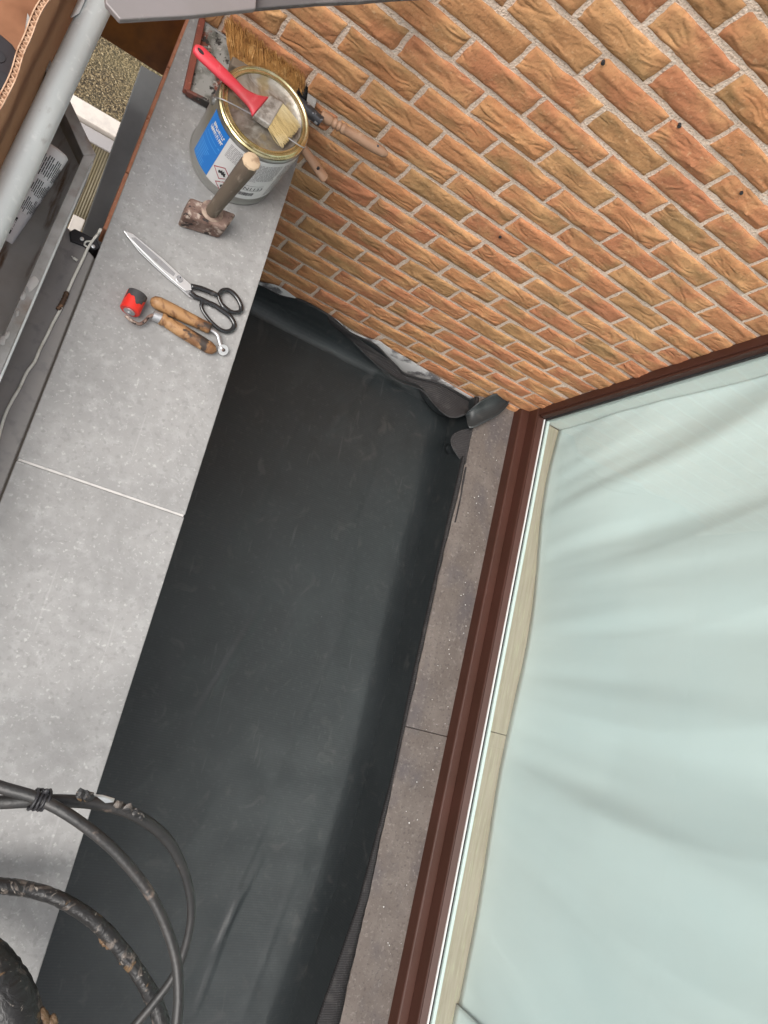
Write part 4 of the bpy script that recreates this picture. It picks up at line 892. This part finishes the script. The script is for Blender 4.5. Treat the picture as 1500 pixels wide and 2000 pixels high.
h2_, wB = hose('hose', [(-200, 1568, -.24), (-60, 1567, -.22), (0, 1567, -.21), (80, 1564, -.20), (180, 1568, -.20), (260, 1590, -.20), (325, 1638, -.21), (362, 1708, -.22), (374, 1780, -.23), (362, 1850, -.24), (338, 1908, -.25), (298, 1962, -.26), (250, 2020, -.27), (180, 2110, -.28)], [.0100, .0100, .0100, .0098, .0098, .0095, .0078, .0070, .0068, .0068, .0072, .008], m_hose, 'outermost black hose loop with tape and torn plastic stuck to it')
h3_, wC = hose('hose', [(-180, 1740, -.36), (-60, 1727, -.36), (0, 1730, -.36), (60, 1738, -.36), (120, 1758, -.35), (190, 1804, -.34), (250, 1872, -.33), (296, 1945, -.32), (318, 2010, -.31), (335, 2110, -.30)], [.0125, .0125, .0125, .0128, .0135, .0140, .0135], m_hosedirt, 'thick black hose smeared with dried brown glue', rough=.03)
h4_, wD = hose('hose', [(-220, 1850, -.30), (-110, 1862, -.30), (-45, 1890, -.29), (-5, 1935, -.28), (18, 1985, -.27), (30, 2060, -.26), (34, 2160, -.25)], .046, m_hosedirt, 'thickest dark hose curving through the lower left corner', rough=.015)
# tape at the crossing of the two thin hoses
for i, (u, v) in enumerate(((66, 1560), (74, 1561), (82, 1562), (89, 1563))):
    c = P(u, v, -.188); mb = MB()
    d1 = P(u+6, v+2, -.188)-c; d1 /= np.linalg.norm(d1); up = np.array([0, 0, 1.]); s_ = np.cross(d1, up)
    ring = [c+.0145*math.cos(t)*s_+.020*math.sin(t)*up+rng.normal(0, .0006, 3) for t in np.linspace(0, 6.283, 20)]
    mk('tape_wrap', MB().tube(ring, .0024, 6), m_blackpl, h2_, smooth=True)
w = [P(88, 1552, -.175), P(92, 1545, -.172), P(96, 1541, -.17)]; mk('tape_end', MB().tube(w, [.006, .0045, .001], 6, squash=.4), m_blackpl, h2_, smooth=True)
mb = MB().add([P(183, 1552, -.178), P(200, 1553, -.176), P(224, 1560, -.178), (P(222, 1566, -.186)), P(206, 1568, -.184), P(190, 1556, -.184)], [(0, 1, 2, 3, 4, 5)]); mk('torn_film', mb, m_alu, h2_, solid=.001)
mb = MB()
for u, v, z, r in ((160, 1553, -.185, .010), (172, 1554, -.185, .009), (232, 1572, -.185, .008), (250, 1580, -.185, .009), (268, 1588, -.188, .008), (276, 1592, -.19, .008)):
    c = P(u, v, z); n_ = 9
    V = [c+r*np.array([math.cos(t)*rng.uniform(.6, 1.2), math.sin(t)*rng.uniform(.6, 1.2), rng.uniform(-.3, .3)]) for t in np.linspace(0, 6.28, n_, endpoint=False)]+[c+np.array([0, 0, r*.6])]
    mk('dirt_crust', MB().add(V, [(i, (i+1) % n_, n_) for i in range(n_)]), m_hosedirt, h2_, smooth=True)
# glue crusts
def lumps(parent, spots, name='glue_crust'):
    mb = MB()
    for u, v, z, r in spots:
        for _ in range(5):
            c = P(u+rng.normal(0, 6), v+rng.normal(0, 6), z); k = rng.uniform(.5, 1)*r
            bm = bmesh.new(); bmesh.ops.create_icosphere(bm, subdivisions=2, radius=k)
            off = len(mb.v); V = [c+np.array(v_.co)*np.array([1, 1, .55])*(1+.25*math.sin(v_.co.x*400+v_.co.y*300)) for v_ in bm.verts]
            bm.verts.index_update(); mb.add(V, [tuple(q_.index for q_ in f.verts) for f in bm.faces]); bm.free()
    mk(name, mb, m_glue, parent, smooth=True)
lumps(h3_, [(212, 1830, -.335, .009), (222, 1842, -.335, .010), (236, 1858, -.332, .010), (244, 1872, -.335, .008)])
w = smooth_path([P(u, v, -.335) for u, v in ((225, 1835), (230, 1858), (238, 1874), (246, 1878))], 5); mk('glue_drip', MB().tube(w, .0028, 6), m_glue, h3_, smooth=True)
lumps(h4_, [(82, 1985, -.25, .014), (92, 1992, -.25, .012), (72, 1996, -.25, .014)])
